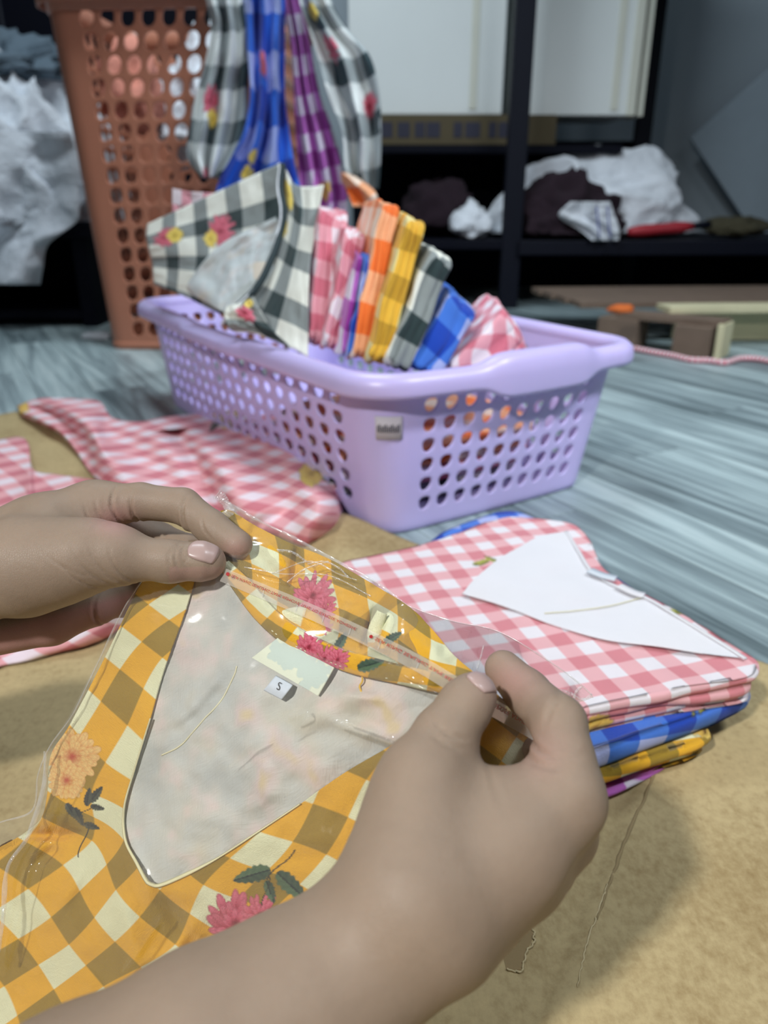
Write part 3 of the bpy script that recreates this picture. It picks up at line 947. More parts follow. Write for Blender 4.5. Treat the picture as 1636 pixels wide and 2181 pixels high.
# ---------------------------------------------------------------- perforated plastic containers
def perforated(name, half0, half1, rad0, rad1, height, cells, rows, mar, hole, mat, parent, M3, origin, K=3, thick=0.003, ncorner=2, bow=0.0, skew=(0, 0)):
    """Tapered rounded box with real holes. half0/half1: half sizes at bottom and top; cells: columns on the x and y sides."""
    verts, faces = [], []
    segs = []                                   # (kind, side, t0, t1, hole?)
    for side in range(4):
        nc = cells[side % 2]
        e = mar[2]
        tt = np.concatenate([[-1], np.linspace(-1 + e, 1 - e, nc + 1), [1]])
        for a, b in zip(tt[:-1], tt[1:]):
            segs.append(('s', side, a, b, a >= -1 + e - 1e-6 and b <= 1 - e + 1e-6))
        for k in range(ncorner):
            segs.append(('c', side, k / ncorner, (k + 1) / ncorner, False))
    zz = np.concatenate([[0], np.linspace(mar[0], 1 - mar[1], rows + 1), [1]])

    def S(kind, side, t, w):
        hx, hy = (half0[i] + (half1[i] - half0[i]) * w for i in (0, 1))
        r = rad0 + (rad1 - rad0) * w
        sx, sy = hx - r, hy - r
        if kind == 's':
            bo = bow * (1 - t * t) * (0.3 + 0.7 * w)
            p = [(t * sx, -hy - bo), (hx + bo, t * sy), (-t * sx, hy + bo), (-hx - bo, -t * sy)][side]
        else:
            a = -math.pi / 2 + side * math.pi / 2 + t * math.pi / 2
            cx, cy = [(sx, -sy), (sx, sy), (-sx, sy), (-sx, -sy)][side]
            p = (cx + r * math.cos(a), cy + r * math.sin(a))
        return (p[0] + skew[0] * (1 - w), p[1] + skew[1] * (1 - w), w * height)

    ring = []
    for k in range(K): ring.append((-1 + 2 * k / K, -1))
    for k in range(K): ring.append((1, -1 + 2 * k / K))
    for k in range(K): ring.append((1 - 2 * k / K, 1))
    for k in range(K): ring.append((-1, 1 - 2 * k / K))
    ring = np.array(ring)
    ang = np.arctan2(ring[:, 1], ring[:, 0])
    hp = hole(ang)
    for (kind, side, a, b, hol) in segs:
        for ri in range(len(zz) - 1):
            w0, w1 = zz[ri], zz[ri + 1]
            def at(c):
                return S(kind, side, a + (b - a) * (c[0] + 1) / 2, w0 + (w1 - w0) * (c[1] + 1) / 2)
            if hol and 0 < ri < len(zz) - 2:
                o = len(verts)
                verts += [at(c) for c in ring] + [at(c * 0.5 + h * 0.5) for c, h in zip(ring, hp)] + [at(c) for c in hp]
                n = len(ring)
                for q in range(2):
                    for k in range(n):
                        k2 = (k + 1) % n
                        faces.append((o + q * n + k, o + q * n + k2, o + (q + 1) * n + k2, o + (q + 1) * n + k))
            else:
                o = len(verts)
                g = np.linspace(-1, 1, K + 1)
                verts += [at((x, y)) for y in g for x in g]
                for y in range(K):
                    for x in range(K):
                        i = o + y * (K + 1) + x
                        faces.append((i, i + 1, i + K + 2, i + K + 1))
    # bottom
    o = len(verts)
    per = []
    for (kind, side, a, b, hol) in segs:
        per += [S(kind, side, a + (b - a) * k / K, 0) for k in range(K)]
    m = len(per)
    verts += per + [(0.9 * p[0], 0.9 * p[1], 0.0) for p in per] + [(0, 0, 0)]
    for k in range(m):
        k2 = (k + 1) % m
        faces.append((o + k2, o + k, o + m + k, o + m + k2))
        faces.append((o + m + k2, o + m + k, o + 2 * m))
    bm = bmesh.new()
    V = np.array(verts) @ np.array(M3).T + np.array(origin)
    bv = [bm.verts.new(p) for p in V]
    for f_ in faces:
        try: bm.faces.new([bv[i] for i in f_])
        except ValueError: pass
    bmesh.ops.remove_doubles(bm, verts=bm.verts, dist=0.0004)
    bmesh.ops.recalc_face_normals(bm, faces=bm.faces)
    bm.verts.index_update()
    v = [tuple(x.co) for x in bm.verts]
    f = [tuple(x.index for x in y.verts) for y in bm.faces]
    bm.free()
    ob = mesh(name, v, f, mat, parent)
    md = ob.modifiers.new('thickness', 'SOLIDIFY'); md.thickness = thick; md.offset = 1
    md2 = ob.modifiers.new('edges', 'BEVEL'); md2.width = 0.0008; md2.segments = 1; md2.limit_method = 'ANGLE'; md2.angle_limit = 0.9
    return ob


def rim_loop(half, rad, z, prof, M3, origin, extra=None, n_s=40, n_c=14, bow=0.0):
    """Sweep a closed profile (outward, up) round a rounded rectangle."""
    pts, nrm, info = [], [], []
    hx, hy = half
    sx, sy = hx - rad, hy - rad
    for side in range(4):
        for t in np.linspace(-1, 1, n_s, endpoint=False):
            bo = bow * (1 - t * t)
            pts.append([(t * sx, -hy - bo), (hx + bo, t * sy), (-t * sx, hy + bo), (-hx - bo, -t * sy)][side])
            nrm.append([(0, -1), (1, 0), (0, 1), (-1, 0)][side]); info.append((side, t))
        for k in np.linspace(0, 1, n_c, endpoint=False):
            a = -math.pi / 2 + side * math.pi / 2 + k * math.pi / 2
            cx, cy = [(sx, -sy), (sx, sy), (-sx, sy), (-sx, -sy)][side]
            pts.append((cx + rad * math.cos(a), cy + rad * math.sin(a)))
            nrm.append((math.cos(a), math.sin(a))); info.append((side, 1.0))
    V = []
    for p, n, (side, t) in zip(pts, nrm, info):
        for k, (o, u) in enumerate(prof):
            eo, eu = extra(side, t, k, o, u) if extra else (o, u)
            V.append((p[0] + n[0] * eo, p[1] + n[1] * eo, z + eu))
    m, q = len(pts), len(prof)
    F = [(i * q + j, ((i + 1) % m) * q + j, ((i + 1) % m) * q + (j + 1) % q, i * q + (j + 1) % q) for i in range(m) for j in range(q)]
    return np.array(V) @ np.array(M3).T + np.array(origin), F


# lilac basket: local x along its short side (to the right), local y along its long side (away)
BA = math.radians(33)
BU = np.array([math.cos(BA), math.sin(BA), 0]); BV = np.array([-math.sin(BA), math.cos(BA), 0])
BM = np.stack([BU, BV, [0, 0, 1]], 1)
BH = 0.200
BSX, BSY = 0.222, 0.455                       # half sizes at the rim (wall)
bnear = np.array([-0.010, 0.876, 0.0])         # near rim corner on the plan
BC = bnear + BU * BSX + BV * BSY
basket = empty('laundry_basket', tuple(BC), 'lilac perforated plastic laundry basket full of folded shirts', 'basket')
hole_pick = lambda a: np.stack([0.60 * np.cos(a) * (1 + 0.25 * np.sin(a)) + 0.08 * np.sin(a), 0.70 * np.sin(a) + 0.02], -1)
perforated('body', (BSX - 0.040, BSY - 0.034), (BSX, BSY), 0.036, 0.055, BH, (10, 18), 6, (0.10, 0.12, 0.06), hole_pick, m_lilac, basket, BM, BC + [0, 0, 0.004], bow=0.010, skew=(-0.028, -0.034))
prof = [(-0.003, -0.002), (0.001, 0.008), (0.009, 0.0125), (0.019, 0.012), (0.027, 0.006), (0.0295, -0.002), (0.0300, -0.010), (0.029, -0.016), (0.0265, -0.016), (0.026, -0.006), (0.020, 0.003), (0.010, 0.006), (0.003, 0.000), (0.0005, -0.012)]


def rim_extra(side, t, k, o, u):
    if side in (0, 2):                           # short sides: raised grip
        g = 1 / (1 + math.exp(-(0.52 - abs(t - 0.12)) * 22))
        if k in (1, 2, 3, 4, 10, 11, 12): u = u + 0.013 * g
        if k in (6, 7, 8): u = u - 0.014 * g
        if k in (4, 5, 6, 7): o = o + 0.004 * g
    else:                                        # long sides: a shallow hand recess
        g = 1 / (1 + math.exp(-(0.30 - abs(t)) * 60))
        if 4 <= k <= 8: o = o + 0.006 * g
        if k in (1, 2, 3, 4): u = u - 0.004 * g
    return o, u


v, f = rim_loop((BSX, BSY), 0.055, BH, prof, BM, BC, rim_extra, 60, 16, bow=0.010)
mesh('rim', v, f, m_lilac, basket)
# label on the near corner
ca = np.linspace(-0.62, 0.02, 14) - math.pi / 2 - math.pi / 4 + 0.48
wl = []
for zz_ in (0.128, 0.158):
    w_ = (zz_ - 0.004) / BH
    hx, hy, r_ = BSX - 0.040 * (1 - w_), BSY - 0.034 * (1 - w_), 0.036 + 0.019 * w_
    wl.append([np.array([-0.028 * (1 - w_) - hx + r_ + (r_ + 0.0042) * math.cos(a), -0.034 * (1 - w_) - hy + r_ + (r_ + 0.0042) * math.sin(a), zz_]) @ BM.T + BC for a in ca])
stk = sheet('price_sticker', np.array(wl), m_sticker, basket, solid=0.0006)
for k in range(11):                               # its blurred, unreadable line of print
    i0 = 1 + k
    A, B_ = np.array(wl[0][i0]), np.array(wl[1][i0])
    A2, B2 = np.array(wl[0][i0 + 1]), np.array(wl[1][i0 + 1])
    o_ = 0.0009 * (np.cos(ca[i0]) * BU + np.sin(ca[i0]) * BV)
    lo, hi = (0.32, 0.62 + 0.06 * math.sin(k * 2.1))
    q_ = [A + (B_ - A) * lo, A + (B_ - A) * hi, A + (B_ - A) * hi + (A2 - A) * 0.62, A + (B_ - A) * lo + (A2 - A) * 0.62]
    mesh('printed_mark', np.array(q_) + o_, [(0, 1, 2, 3)], m_print_navy, stk, False)

# terracotta hamper
HY, HH = 2.215, 0.885
HC = np.array([-0.535, HY + 0.235, 0.0])
HR = math.radians(-4)
HM = np.array(Matrix.Rotation(HR, 3, 'Z'))
hamper = empty('laundry_hamper', tuple(HC), 'tall terracotta plastic hamper with oval holes behind the lilac basket', 'hamper')
hole_oval = lambda a: np.stack([0.70 * np.cos(a) + 0.16 * np.sin(a), 0.84 * np.sin(a)], -1)
perforated('body', (0.255, 0.235), (0.295, 0.275), 0.045, 0.055, HH, (8, 8), 16, (0.035, 0.045, 0.12), hole_oval, m_terra, hamper, HM, HC + [0, 0, 0.004], thick=0.004)
prof2 = [(-0.004, -0.05), (0.0, 0.008), (0.012, 0.014), (0.026, 0.010), (0.031, -0.004), (0.030, -0.035), (0.026, -0.035), (0.024, -0.008), (0.012, 0.002), (0.006, -0.05)]
v, f = rim_loop((0.295, 0.275), 0.055, HH + 0.004, prof2, HM, HC, None, 24, 10)
mesh('rim', v, f, m_terra, hamper)
v, f = rim_loop((0.255, 0.235), 0.045, 0.012, [(0, -0.012), (0.006, -0.012), (0.008, 0.004), (0.004, 0.012), (0.0, 0.012)], HM, HC, None, 24, 10)
mesh('foot_ring', v, f, m_terra, hamper)
wi = heap('white_laundry', HC + [0.06, 0.02, 0.60], (0.17, 0.17, 0.22), m_whitecloth, 41, 0.3, 2.4, 5, 0.6)
tag(wi, 'white cloth seen through the upper holes of the terracotta hamper', 'laundry')
pi_ = heap('pink_laundry', HC + [-0.16, -0.10, 0.66], (0.075, 0.09, 0.13), plain('salmon_cloth', srgb(226, 150, 130), 0.9, (18, 0.5, 0.01)), 43, 0.3, 2.4, 4, 0.6)
tag(pi_, 'salmon pink cloth inside the terracotta hamper, left side', 'laundry')


# ================================================================ garments hanging from the hamper
hang = 'garments hanging over the terracotta hamper'
def ground_front(name, rows, Y, mat, label, cat, seed, folds=4, amp=0.02, uvs=1.0, prints=None, tilt=0.0, nu=70, nv=120):
    o = drape(name, rows, Y, mat, None, nu, nv, folds, amp, seed, uvs, prints, tilt)
    tag(o, label, cat, hang)
    return o

ground_front('blouse', [(-60, 445, 520), (0, 440, 530), (60, 450, 531), (130, 438, 531), (200, 418, 528), (260, 406, 526), (330, 398, 508), (378, 425, 470)], 2.085, m_black_h,
             'black and white gingham blouse hanging at the hamper left of the blue one', 'blouse', 3, 3, 0.022,
             prints=[('peony', (-0.055, 0.27), 0.035, 0.3, 'pink', 1), ('rose', (-0.04, 0.31), 0.022, 0, 'yellow', 2), ('peony', (-0.06, 0.46), 0.04, 1.3, 'pink', 3)])
ground_front('blouse', [(-60, 520, 600), (0, 520, 606), (100, 526, 606), (200, 533, 606), (280, 520, 616), (340, 490, 626), (400, 462, 640), (455, 455, 645)], 2.055, m_blue_h,
             'blue gingham blouse with yellow flowers hanging from the terracotta hamper', 'blouse', 5, 3, 0.026,
             prints=[('peony', (-0.03, 0.19), 0.03, 0.4, 'pink', 1), ('rose', (-0.055, 0.40), 0.02, 0, 'yellow', 2), ('rose', (-0.07, 0.44), 0.018, 0, 'yellow', 4), ('rose', (-0.04, 0.445), 0.016, 0, 'yellow', 6)])
ground_front('blouse', [(-60, 604, 636), (0, 604, 640), (100, 620, 662), (200, 626, 682), (300, 632, 716), (400, 640, 738), (470, 645, 742)], 2.10, m_purple,
             'magenta gingham blouse with an orange flower hanging from the hamper', 'blouse', 7, 3, 0.018,
             prints=[('rose', (0.01, 0.475), 0.026, 0.2, 'gold', 3)])
ground_front('blouse', [(-60, 640, 690), (0, 638, 705), (60, 658, 738), (120, 676, 788), (200, 698, 808), (280, 728, 812), (360, 736, 810), (402, 756, 806)], 2.05, m_black_h,
             'black and white gingham blouse hanging rightmost on the terracotta hamper', 'blouse', 9, 2, 0.026,
             prints=[('peony', (-0.035, 0.16), 0.032, 0.4, 'pink', 1), ('rose', (-0.03, 0.08), 0.02, 0, 'yellow', 2), ('peony', (0.06, 0.30), 0.03, 1.0, 'pink', 5)])
ground_front('cloth_tail', [(368, 726, 740), (385, 728, 772), (410, 740, 800), (440, 752, 806)], 2.02, m_orange,
             'peach orange cloth tail hanging below the black gingham blouse on the hamper', 'cloth', 2, 1, 0.012, nu=30, nv=30)

# ================================================================ shirts standing in the basket
inb = 'folded shirts filed upright in the lilac basket'


def plate(name, B, T, width, depthlen, mat, label, seed, layers=3, drop=0.10, uvrot=0.0, prints=None, lean_l=None, bulge=0.004):
    """A folded shirt standing on edge: its narrow side runs from B up to T (x, y, distance), its face runs away along the basket."""
    wdt = width / FPX * (B[2] + T[2]) / 2
    for k in range(60):                     # keep it inside the basket walls
        b, t = W(B[0], B[1], B[2] + 0.004 * k), W(T[0], T[1], T[2] + 0.004 * k)
        w_ = min(1, max(0, b[2] / BH))
        lx, ly = (b - BC) @ BU, (b - BC) @ BV
        if lx > -(BSX - 0.012 * (1 - w_)) + 0.006 + wdt * 0.5 and ly > -(BSY - 0.034 * (1 - w_)) + 0.012:
            break
    a = t - b
    h = np.linalg.norm(a); a /= h
    vaz = math.atan2(b[0], b[1]) - math.radians(5)
    l = np.array([math.sin(vaz), math.cos(vaz), 0]) if lean_l is None else lean_l
    n = np.cross(a, l); n /= np.linalg.norm(n)
    #                      # across the thickness
    drop = min(drop, max(0.0, (b[2] - 0.092) / max(a[2], 0.3)))
    while drop > 0:
        q = b - a * drop
        if (q - BC) @ BU > -(BSX - 0.012) + 0.006 + wdt * 0.5 and (q - BC) @ BV > -(BSY - 0.034) + 0.010: break
        drop -= 0.004
    L = h + drop
    out = [(0, 0), (L * 0.3, -0.004), (L * 0.7, 0.004), (L - 0.01, -0.002), (L, 0.012), (L + 0.004, depthlen * 0.5), (L - 0.006, depthlen), (L * 0.5, depthlen + 0.004), (0, depthlen)]
    M4 = np.eye(4)
    M4[:3, 0], M4[:3, 1], M4[:3, 2] = a, l, n
    M4[:3, 3] = b - a * drop
    M4[:3, 3] = b - a * drop
    o = slab(name, out, -wdt / 2, wdt / 2, layers, mat, None, M4, uvrot, bulge, 0.0035, seed, 130, 10, prints, 0.004, wavy=0.0035)
    return tag(o, label, 'shirt', inb)


plate('folded_shirt', (684, 750, 1.00), (714, 446, 1.05), 64, 0.26, m_pink_s, 'pink gingham folded shirt standing next to the black gingham one', 1, 4)
plate('folded_shirt', (710, 760, 0.975), (758, 490, 1.01), 52, 0.25, m_pink_s, 'pink gingham folded shirt standing just left of the purple one', 2, 4, uvrot=0.4)
plate('folded_shirt', (728, 770, 0.965), (768, 540, 0.995), 14, 0.25, m_purple, 'thin purple and white gingham shirt wedged between pink and blue', 3, 2)
plate('folded_shirt', (738, 774, 0.955), (788, 545, 0.985), 15, 0.25, m_blue, 'thin blue gingham shirt wedged beside the peach orange one', 4, 2)
plate('folded_shirt', (764, 786, 0.925), (834, 430, 0.97), 42, 0.26, m_orange, 'peach orange gingham folded shirt standing in the basket', 5, 3)
plate('folded_shirt', (800, 793, 0.915), (888, 464, 0.955), 46, 0.26, m_yellow_s, 'yellow gingham folded shirt standing in the basket', 6, 3)
plate('folded_shirt', (836, 800, 0.905), (945, 540, 0.945), 58, 0.26, m_black, 'grey and white gingham folded shirt standing right of the yellow one', 7, 3, uvrot=0.02)
plate('folded_shirt', (892, 806, 0.90), (992, 645, 0.945), 78, 0.26, m_blue, 'thick blue gingham folded shirt standing by the lying pink ones', 8, 2, prints=[('rose', (0.20, 0.016), 0.016, 0.2, 'yellow', 3)])
plate('folded_shirt', (968, 822, 0.905), (1100, 690, 0.965), 84, 0.24, m_pink_s, 'pink gingham shirt lying over on the far right of the row', 9, 2, uvrot=0.7)
plate('folded_shirt', (1020, 815, 0.91), (1125, 745, 0.965), 40, 0.22, m_pink_s, 'pink gingham shirt bundled low beside the basket grip', 10, 2, uvrot=0.5)


def soft_sheet(name, Ppx, mat, parent, uvs, solid=0.0016, prints=None, seed=0, amp=0.004, uvrot=0.0):
    """Ppx: control grid (rows of (x, y, distance)) refined to a smooth cloth; UV is measured on the cloth."""
    rows = [crom(r, 60) for r in Ppx]
    g = np.stack([crom([r[i] for r in rows], 60) for i in range(60)], 1)
    u = np.arange(60)[None] * 0.11; v = np.arange(60)[:, None] * 0.11
    g = g.copy()
    g[..., 2] += amp * (n2(u + v * 0, v + u * 0, 1.0, seed) + 0.5 * n2(u + v * 0, v + u * 0, 2.3, seed + 4))
    P3 = W(g[..., 0], g[..., 1], g[..., 2])
    du = np.linalg.norm(np.diff(P3, axis=1), axis=2).mean(0)
    dv = np.linalg.norm(np.diff(P3, axis=0), axis=2).mean(1)
    uu = np.concatenate([[0], np.cumsum(du)])[None] + np.zeros((60, 1))
    vv = np.concatenate([[0], np.cumsum(dv)])[:, None] + np.zeros((1, 60))
    uv = np.stack([uu, vv], -1)
    c, s = math.cos(uvrot), math.sin(uvrot)
    uvr = np.stack([c * uu - s * vv, s * uu + c * vv], -1)
    return sheet(name, P3, mat, parent, uvr * uvs, paint(uv, prints) if prints else None, solid=solid)


# shirts lying flat in the bottom of the basket, seen through its holes
def bloc(x, y): return tuple((BC + BU * x + BV * y)[:2])
for k, (m, lab, z0) in enumerate(((m_black, 'black gingham shirt lying flat on the lilac basket floor, seen through its holes', 0.010), (m_pink_s, 'pink gingham shirt lying flat between black and orange ones in the lilac basket', 0.035), (m_orange, 'orange gingham shirt lying flat on the pink one in the lilac basket', 0.060))):
    s_ = 0.006 * k
    o = slab('folded_shirt', [bloc(-0.195 - s_ / 2, -0.395 - s_ / 2), bloc(0.145 + s_, -0.395 - s_ / 2), bloc(0.15 + s_, -0.06), bloc(-0.19, -0.03)], z0, z0 + 0.0235, 3, m, None, None, BA, 0.004, 0.001, 70 + k, 140, 10, None, 0.003, wavy=0.002)
    tag(o, lab, 'shirt', 'shirts lying flat in the lilac basket')


# big black and white shirt at the left end of the row, its face and open neck towards us
bw = empty('folded_shirt', tuple(W(500, 640, 1.2)), 'large black and white gingham shirt with open neck at the left basket end', 'shirt', inb)
soft_sheet('front_panel', [
    [(314, 478, 1.43), (400, 438, 1.38), (500, 392, 1.31), (598, 347, 1.24)],
    [(312, 508, 1.42), (400, 490, 1.36), (505, 470, 1.28), (606, 430, 1.22)],
    [(324, 560, 1.41), (400, 555, 1.33), (500, 560, 1.24), (596, 540, 1.17)],
    [(328, 606, 1.40), (395, 632, 1.31), (470, 668, 1.20), (560, 690, 1.12)]], m_black, bw, 1.0, seed=3,
    prints=[('peony', (0.055, 0.075), 0.035, 1.5, 'pink', 1), ('rose', (0.085, 0.075), 0.024, 0, 'yellow', 2), ('peony', (0.215, 0.085), 0.036, 1.2, 'pink', 4), ('rose', (0.185, 0.10), 0.02, 0.4, 'yellow', 5)])
soft_sheet('side_panel', [
    [(604, 352, 1.225), (628, 392, 1.20), (660, 398, 1.17), (689, 394, 1.15)],
    [(604, 455, 1.20), (622, 462, 1.17), (650, 470, 1.14), (674, 478, 1.12)],
    [(572, 570, 1.15), (600, 580, 1.12), (630, 590, 1.085), (658, 600, 1.065)],
    [(486, 688, 1.13), (560, 715, 1.08), (610, 735, 1.045), (656, 760, 1.02)]], m_black, bw, 1.0, seed=5,
    prints=[('rose', (0.02, 0.05), 0.03, 1.2, 'yellow', 7), ('rose', (0.012, 0.12), 0.02, 0.2, 'yellow', 8)])
soft_sheet('lining', [
    [(588, 462, 1.20), (594, 480, 1.195), (598, 500, 1.19), (602, 515, 1.185)],
    [(470, 522, 1.245), (520, 530, 1.21), (560, 545, 1.18), (590, 552, 1.155)],
    [(402, 602, 1.275), (450, 600, 1.23), (520, 605, 1.17), (566, 600, 1.13)],
    [(405, 625, 1.27), (440, 645, 1.22), (480, 665, 1.16), (520, 655, 1.12)]], m_lining_grey, bw, 1.0, seed=6, amp=0.006)
nl = crom([(602, 352, 1.215), (598, 400, 1.20), (605, 452, 1.18), (595, 505, 1.165), (575, 560, 1.13), (545, 615, 1.105), (500, 660, 1.10), (478, 690, 1.105)], 60)
v, f = tube(W(nl[:, 0], nl[:, 1], nl[:, 2]), 0.0055, 8)
mesh('neck_binding', v, f, plain('dark_green_binding', srgb(34, 50, 54), 0.8), bw)
v, f = tube(W(nl[:, 0] - 6, nl[:, 1] + 2, nl[:, 2] - 0.004), 0.0022, 6)
mesh('binding_edge', v, f, m_whitecloth, bw)
soft_sheet('collar_tab', [
    [(484, 652, 1.10), (510, 646, 1.09), (540, 632, 1.085)],
    [(478, 672, 1.085), (512, 662, 1.07), (548, 650, 1.065)],
    [(488, 698, 1.08), (530, 690, 1.06), (580, 702, 1.04)],
    [(498, 706, 1.085), (550, 712, 1.06), (622, 742, 1.02)]], m_black, bw, 1.0, seed=8, amp=0.006,
    prints=[('peony', (0.05, 0.035), 0.02, 0, 'pink', 3), ('rose', (0.07, 0.012), 0.012, 0, 'yellow', 4)])
soft_sheet('size_tag', [[(541, 560, 1.135), (552, 558, 1.13), (566, 557, 1.125)], [(540, 592, 1.13), (548, 596, 1.125), (553, 596, 1.12)]], plain('cream_neck_tag', srgb(228, 220, 206), 0.7), bw, 1.0, amp=0.0)
pk = soft_sheet('folded_shirt', [
    [(372, 404, 1.45), (410, 410, 1.42), (462, 414, 1.39), (520, 420, 1.36)],
    [(372, 450, 1.45), (410, 450, 1.42), (462, 450, 1.39), (520, 450, 1.36)],
    [(376, 560, 1.44), (410, 560, 1.42), (462, 560, 1.39), (520, 560, 1.36)]], m_pink_s, None, 1.0, 0.012, seed=9)
tag(pk, 'pink gingham shirt peeking out behind the large black and white shirt', 'shirt', inb)

# ================================================================ the pile on the right
pile = 'folded gingham shirts piled beside the bagged yellow shirt'


def wpx(pts, z):
    p = G([q[0] for q in pts], [q[1] for q in pts], z)
    return p[:, :2]


ga = wpx([(850, 1215), (912, 1202)], .07); gb = wpx([(1210, 1420), (1280, 1414)], .07)
A_ = (ga[1] - ga[0]) + (gb[1] - gb[0])
gc = wpx([(850, 1215), (875.6, 1239.6)], .07)
per = 0.5 * (np.linalg.norm(ga[1] - ga[0]) + np.linalg.norm(gc[1] - gc[0]))
prot = -math.atan2(A_[1], A_[0])
print('pink period', np.linalg.norm(ga[1] - ga[0]), np.linalg.norm(gb[1] - gb[0]), np.linalg.norm(gc[1] - gc[0]))
PER = 0.0335
ol = wpx([(704, 1198), (800, 1180), (885, 1163), (965, 1138), (1030, 1112), (1075, 1098), (1150, 1102), (1228, 1116), (1258, 1145), (1272, 1180), (1282, 1206), (1330, 1243), (1420, 1285), (1530, 1350), (1610, 1402), (1619, 1425), (1610, 1446), (1500, 1462), (1400, 1477), (1300, 1500), (1215, 1520), (1130, 1545), (1050, 1545), (940, 1460), (830, 1330), (760, 1250)], 0.070)
def upx(x, y, z=0.07): return tuple(wpx([(x, y)], z)[0])
ps = slab('folded_shirt', ol, 0.047, 0.070, 3, m_pink, None, None, prot, 0.0036, 0.0012, 3, 420, 60,
          [('peony', upx(1395, 1274), 0.013, 0.4, 'pink', 1), ('leaf', upx(1452, 1302), 0.012, 0.2, 'bud', 1), ('leaf', upx(1028, 1196), 0.012, 0.6, 'bud', 2), ('leaf', upx(1044, 1190), 0.009, 2.2, 'bud', 3),
           ('stem', upx(1490, 1385), 0.012, 2.2, 'pink', 0), ('leaf', upx(1462, 1374), 0.006, 0.1, 'dark', 0), ('rose', (upx(1290, 1505)[0] + 0.004, upx(1290, 1505)[1] - 0.026), 0.014, 0.2, 'gold', 4)], 0.014, 1 / PER, 0.003)
tag(ps, 'pink gingham shirt folded with pale open neck on top of the pile', 'shirt', pile)
topv = coons([(985, 1264), (1010, 1234), (1060, 1192), (1104, 1166), (1150, 1142), (1208, 1131)],
             [(1100, 1300), (1180, 1331), (1290, 1362), (1400, 1376), (1500, 1392), (1585, 1402)],
             [(985, 1264), (1040, 1280), (1100, 1300)],
             [(1208, 1131), (1238, 1180), (1258, 1216), (1300, 1243), (1370, 1272), (1450, 1318), (1530, 1366), (1585, 1402)], 60, 60)
TX, TY = topv[..., 0], topv[..., 1]
lz = 0.0726 + 0.0008 * n2(TX, TY, 0.02, 3)
lpv = G(TX, TY, lz)
mesh('lining', *(lambda P_: (P_.reshape(-1, 3), grid_faces(60, 60)[:, ::-1]))(lpv), m_lining_white, ps)
def ribbon(name, pts, w, z, mat, parent, th=0.001, n=60):
    q = crom(G([p[0] for p in pts], [p[1] for p in pts], z), n)
    t = np.gradient(q, axis=0); t /= np.linalg.norm(t, axis=1)[:, None]
    s = np.stack([-t[:, 1], t[:, 0], 0 * t[:, 0]], -1)
    return sheet(name, np.stack([q - s * w / 2, q + s * w / 2], 1), mat, parent, solid=th)
ribbon('neck_binding', [(1206, 1131), (1236, 1180), (1258, 1214), (1300, 1243), (1380, 1275), (1450, 1317), (1530, 1366), (1588, 1403)], 0.0035, 0.0735, m_lining_white, ps)
ribbon('size_tag', [(1256, 1214), (1280, 1224), (1312, 1232)], 0.011, 0.0765, m_tag, ps)
ribbon('neck_label', [(1318, 1247), (1350, 1262), (1372, 1268)], 0.010, 0.0755, m_lining_white, ps)
tv_, tf_ = tube(crom(G([985, 1050, 1100, 1180, 1290, 1400, 1500], [1264, 1283, 1300, 1331, 1362, 1376, 1392], 0.073), 60), 0.0007, 5)
mesh('lining_hem', tv_, tf_, m_lining_white, ps)
seam = crom(G([1160, 1230, 1300, 1370], [1306, 1300, 1290, 1272], 0.0738), 40)
tv_, tf_ = tube(seam, 0.0005, 5)
mesh('lining_seam', tv_, tf_, m_thread, ps)

o2 = wpx([(930, 1148), (1000, 1118), (1085, 1093), (1180, 1130), (1240, 1200), (1400, 1300), (1560, 1420), (1600, 1488), (1592, 1502), (1500, 1545), (1380, 1586), (1262, 1625), (1150, 1650), (1020, 1560), (900, 1400), (830, 1250)], 0.038)
bs = slab('folded_shirt', o2, 0.029, 0.0465, 1, m_blue_p, None, None, prot + 0.12, 0.005, 0.001, 5, 320, 40,
          [(('leaf'), (upx(1470 + 18 * i, 1500 + (10 * j) - 3 * i, 0.04)[0], upx(1470 + 18 * i, 1508 + 10 * j - 3 * i, 0.04)[1]), 0.005, 1.0 + 0.8 * (j % 2), 'bud', i + j) for i in range(2) for j in range(4)], 0.003)
tag(bs, 'blue gingham shirt folded under the pink one in the pile', 'shirt', pile)
o3 = wpx([(960, 1180), (1100, 1150), (1300, 1300), (1440, 1470), (1508, 1570), (1514, 1592), (1480, 1612), (1400, 1635), (1290, 1672), (1180, 1700), (1060, 1620), (930, 1420)], 0.020)
ys = slab('folded_shirt', o3, 0.0125, 0.029, 2, m_yellow, None, None, prot + 0.1, 0.005, 0.001, 6, 300, 30, [('rose', upx(1500, 1580, 0.02), 0.010, 0, 'gold', 3)], 0.006, 1 / 0.05)
tag(ys, 'yellow gingham shirt folded under the blue one in the pile', 'shirt', pile)
o4 = wpx([(980, 1220), (1100, 1200), (1280, 1380), (1400, 1560), (1425, 1640), (1380, 1668), (1295, 1712), (1200, 1730), (1080, 1660), (950, 1450)], 0.006)
vs_ = slab('folded_shirt', o4, 0.0085, 0.0128, 1, m_purple, None, None, prot + 0.1, 0.003, 0.0006, 8, 240, 24, None, 0.002)
tag(vs_, 'purple and white gingham shirt at the bottom of the pile', 'shirt', pile)


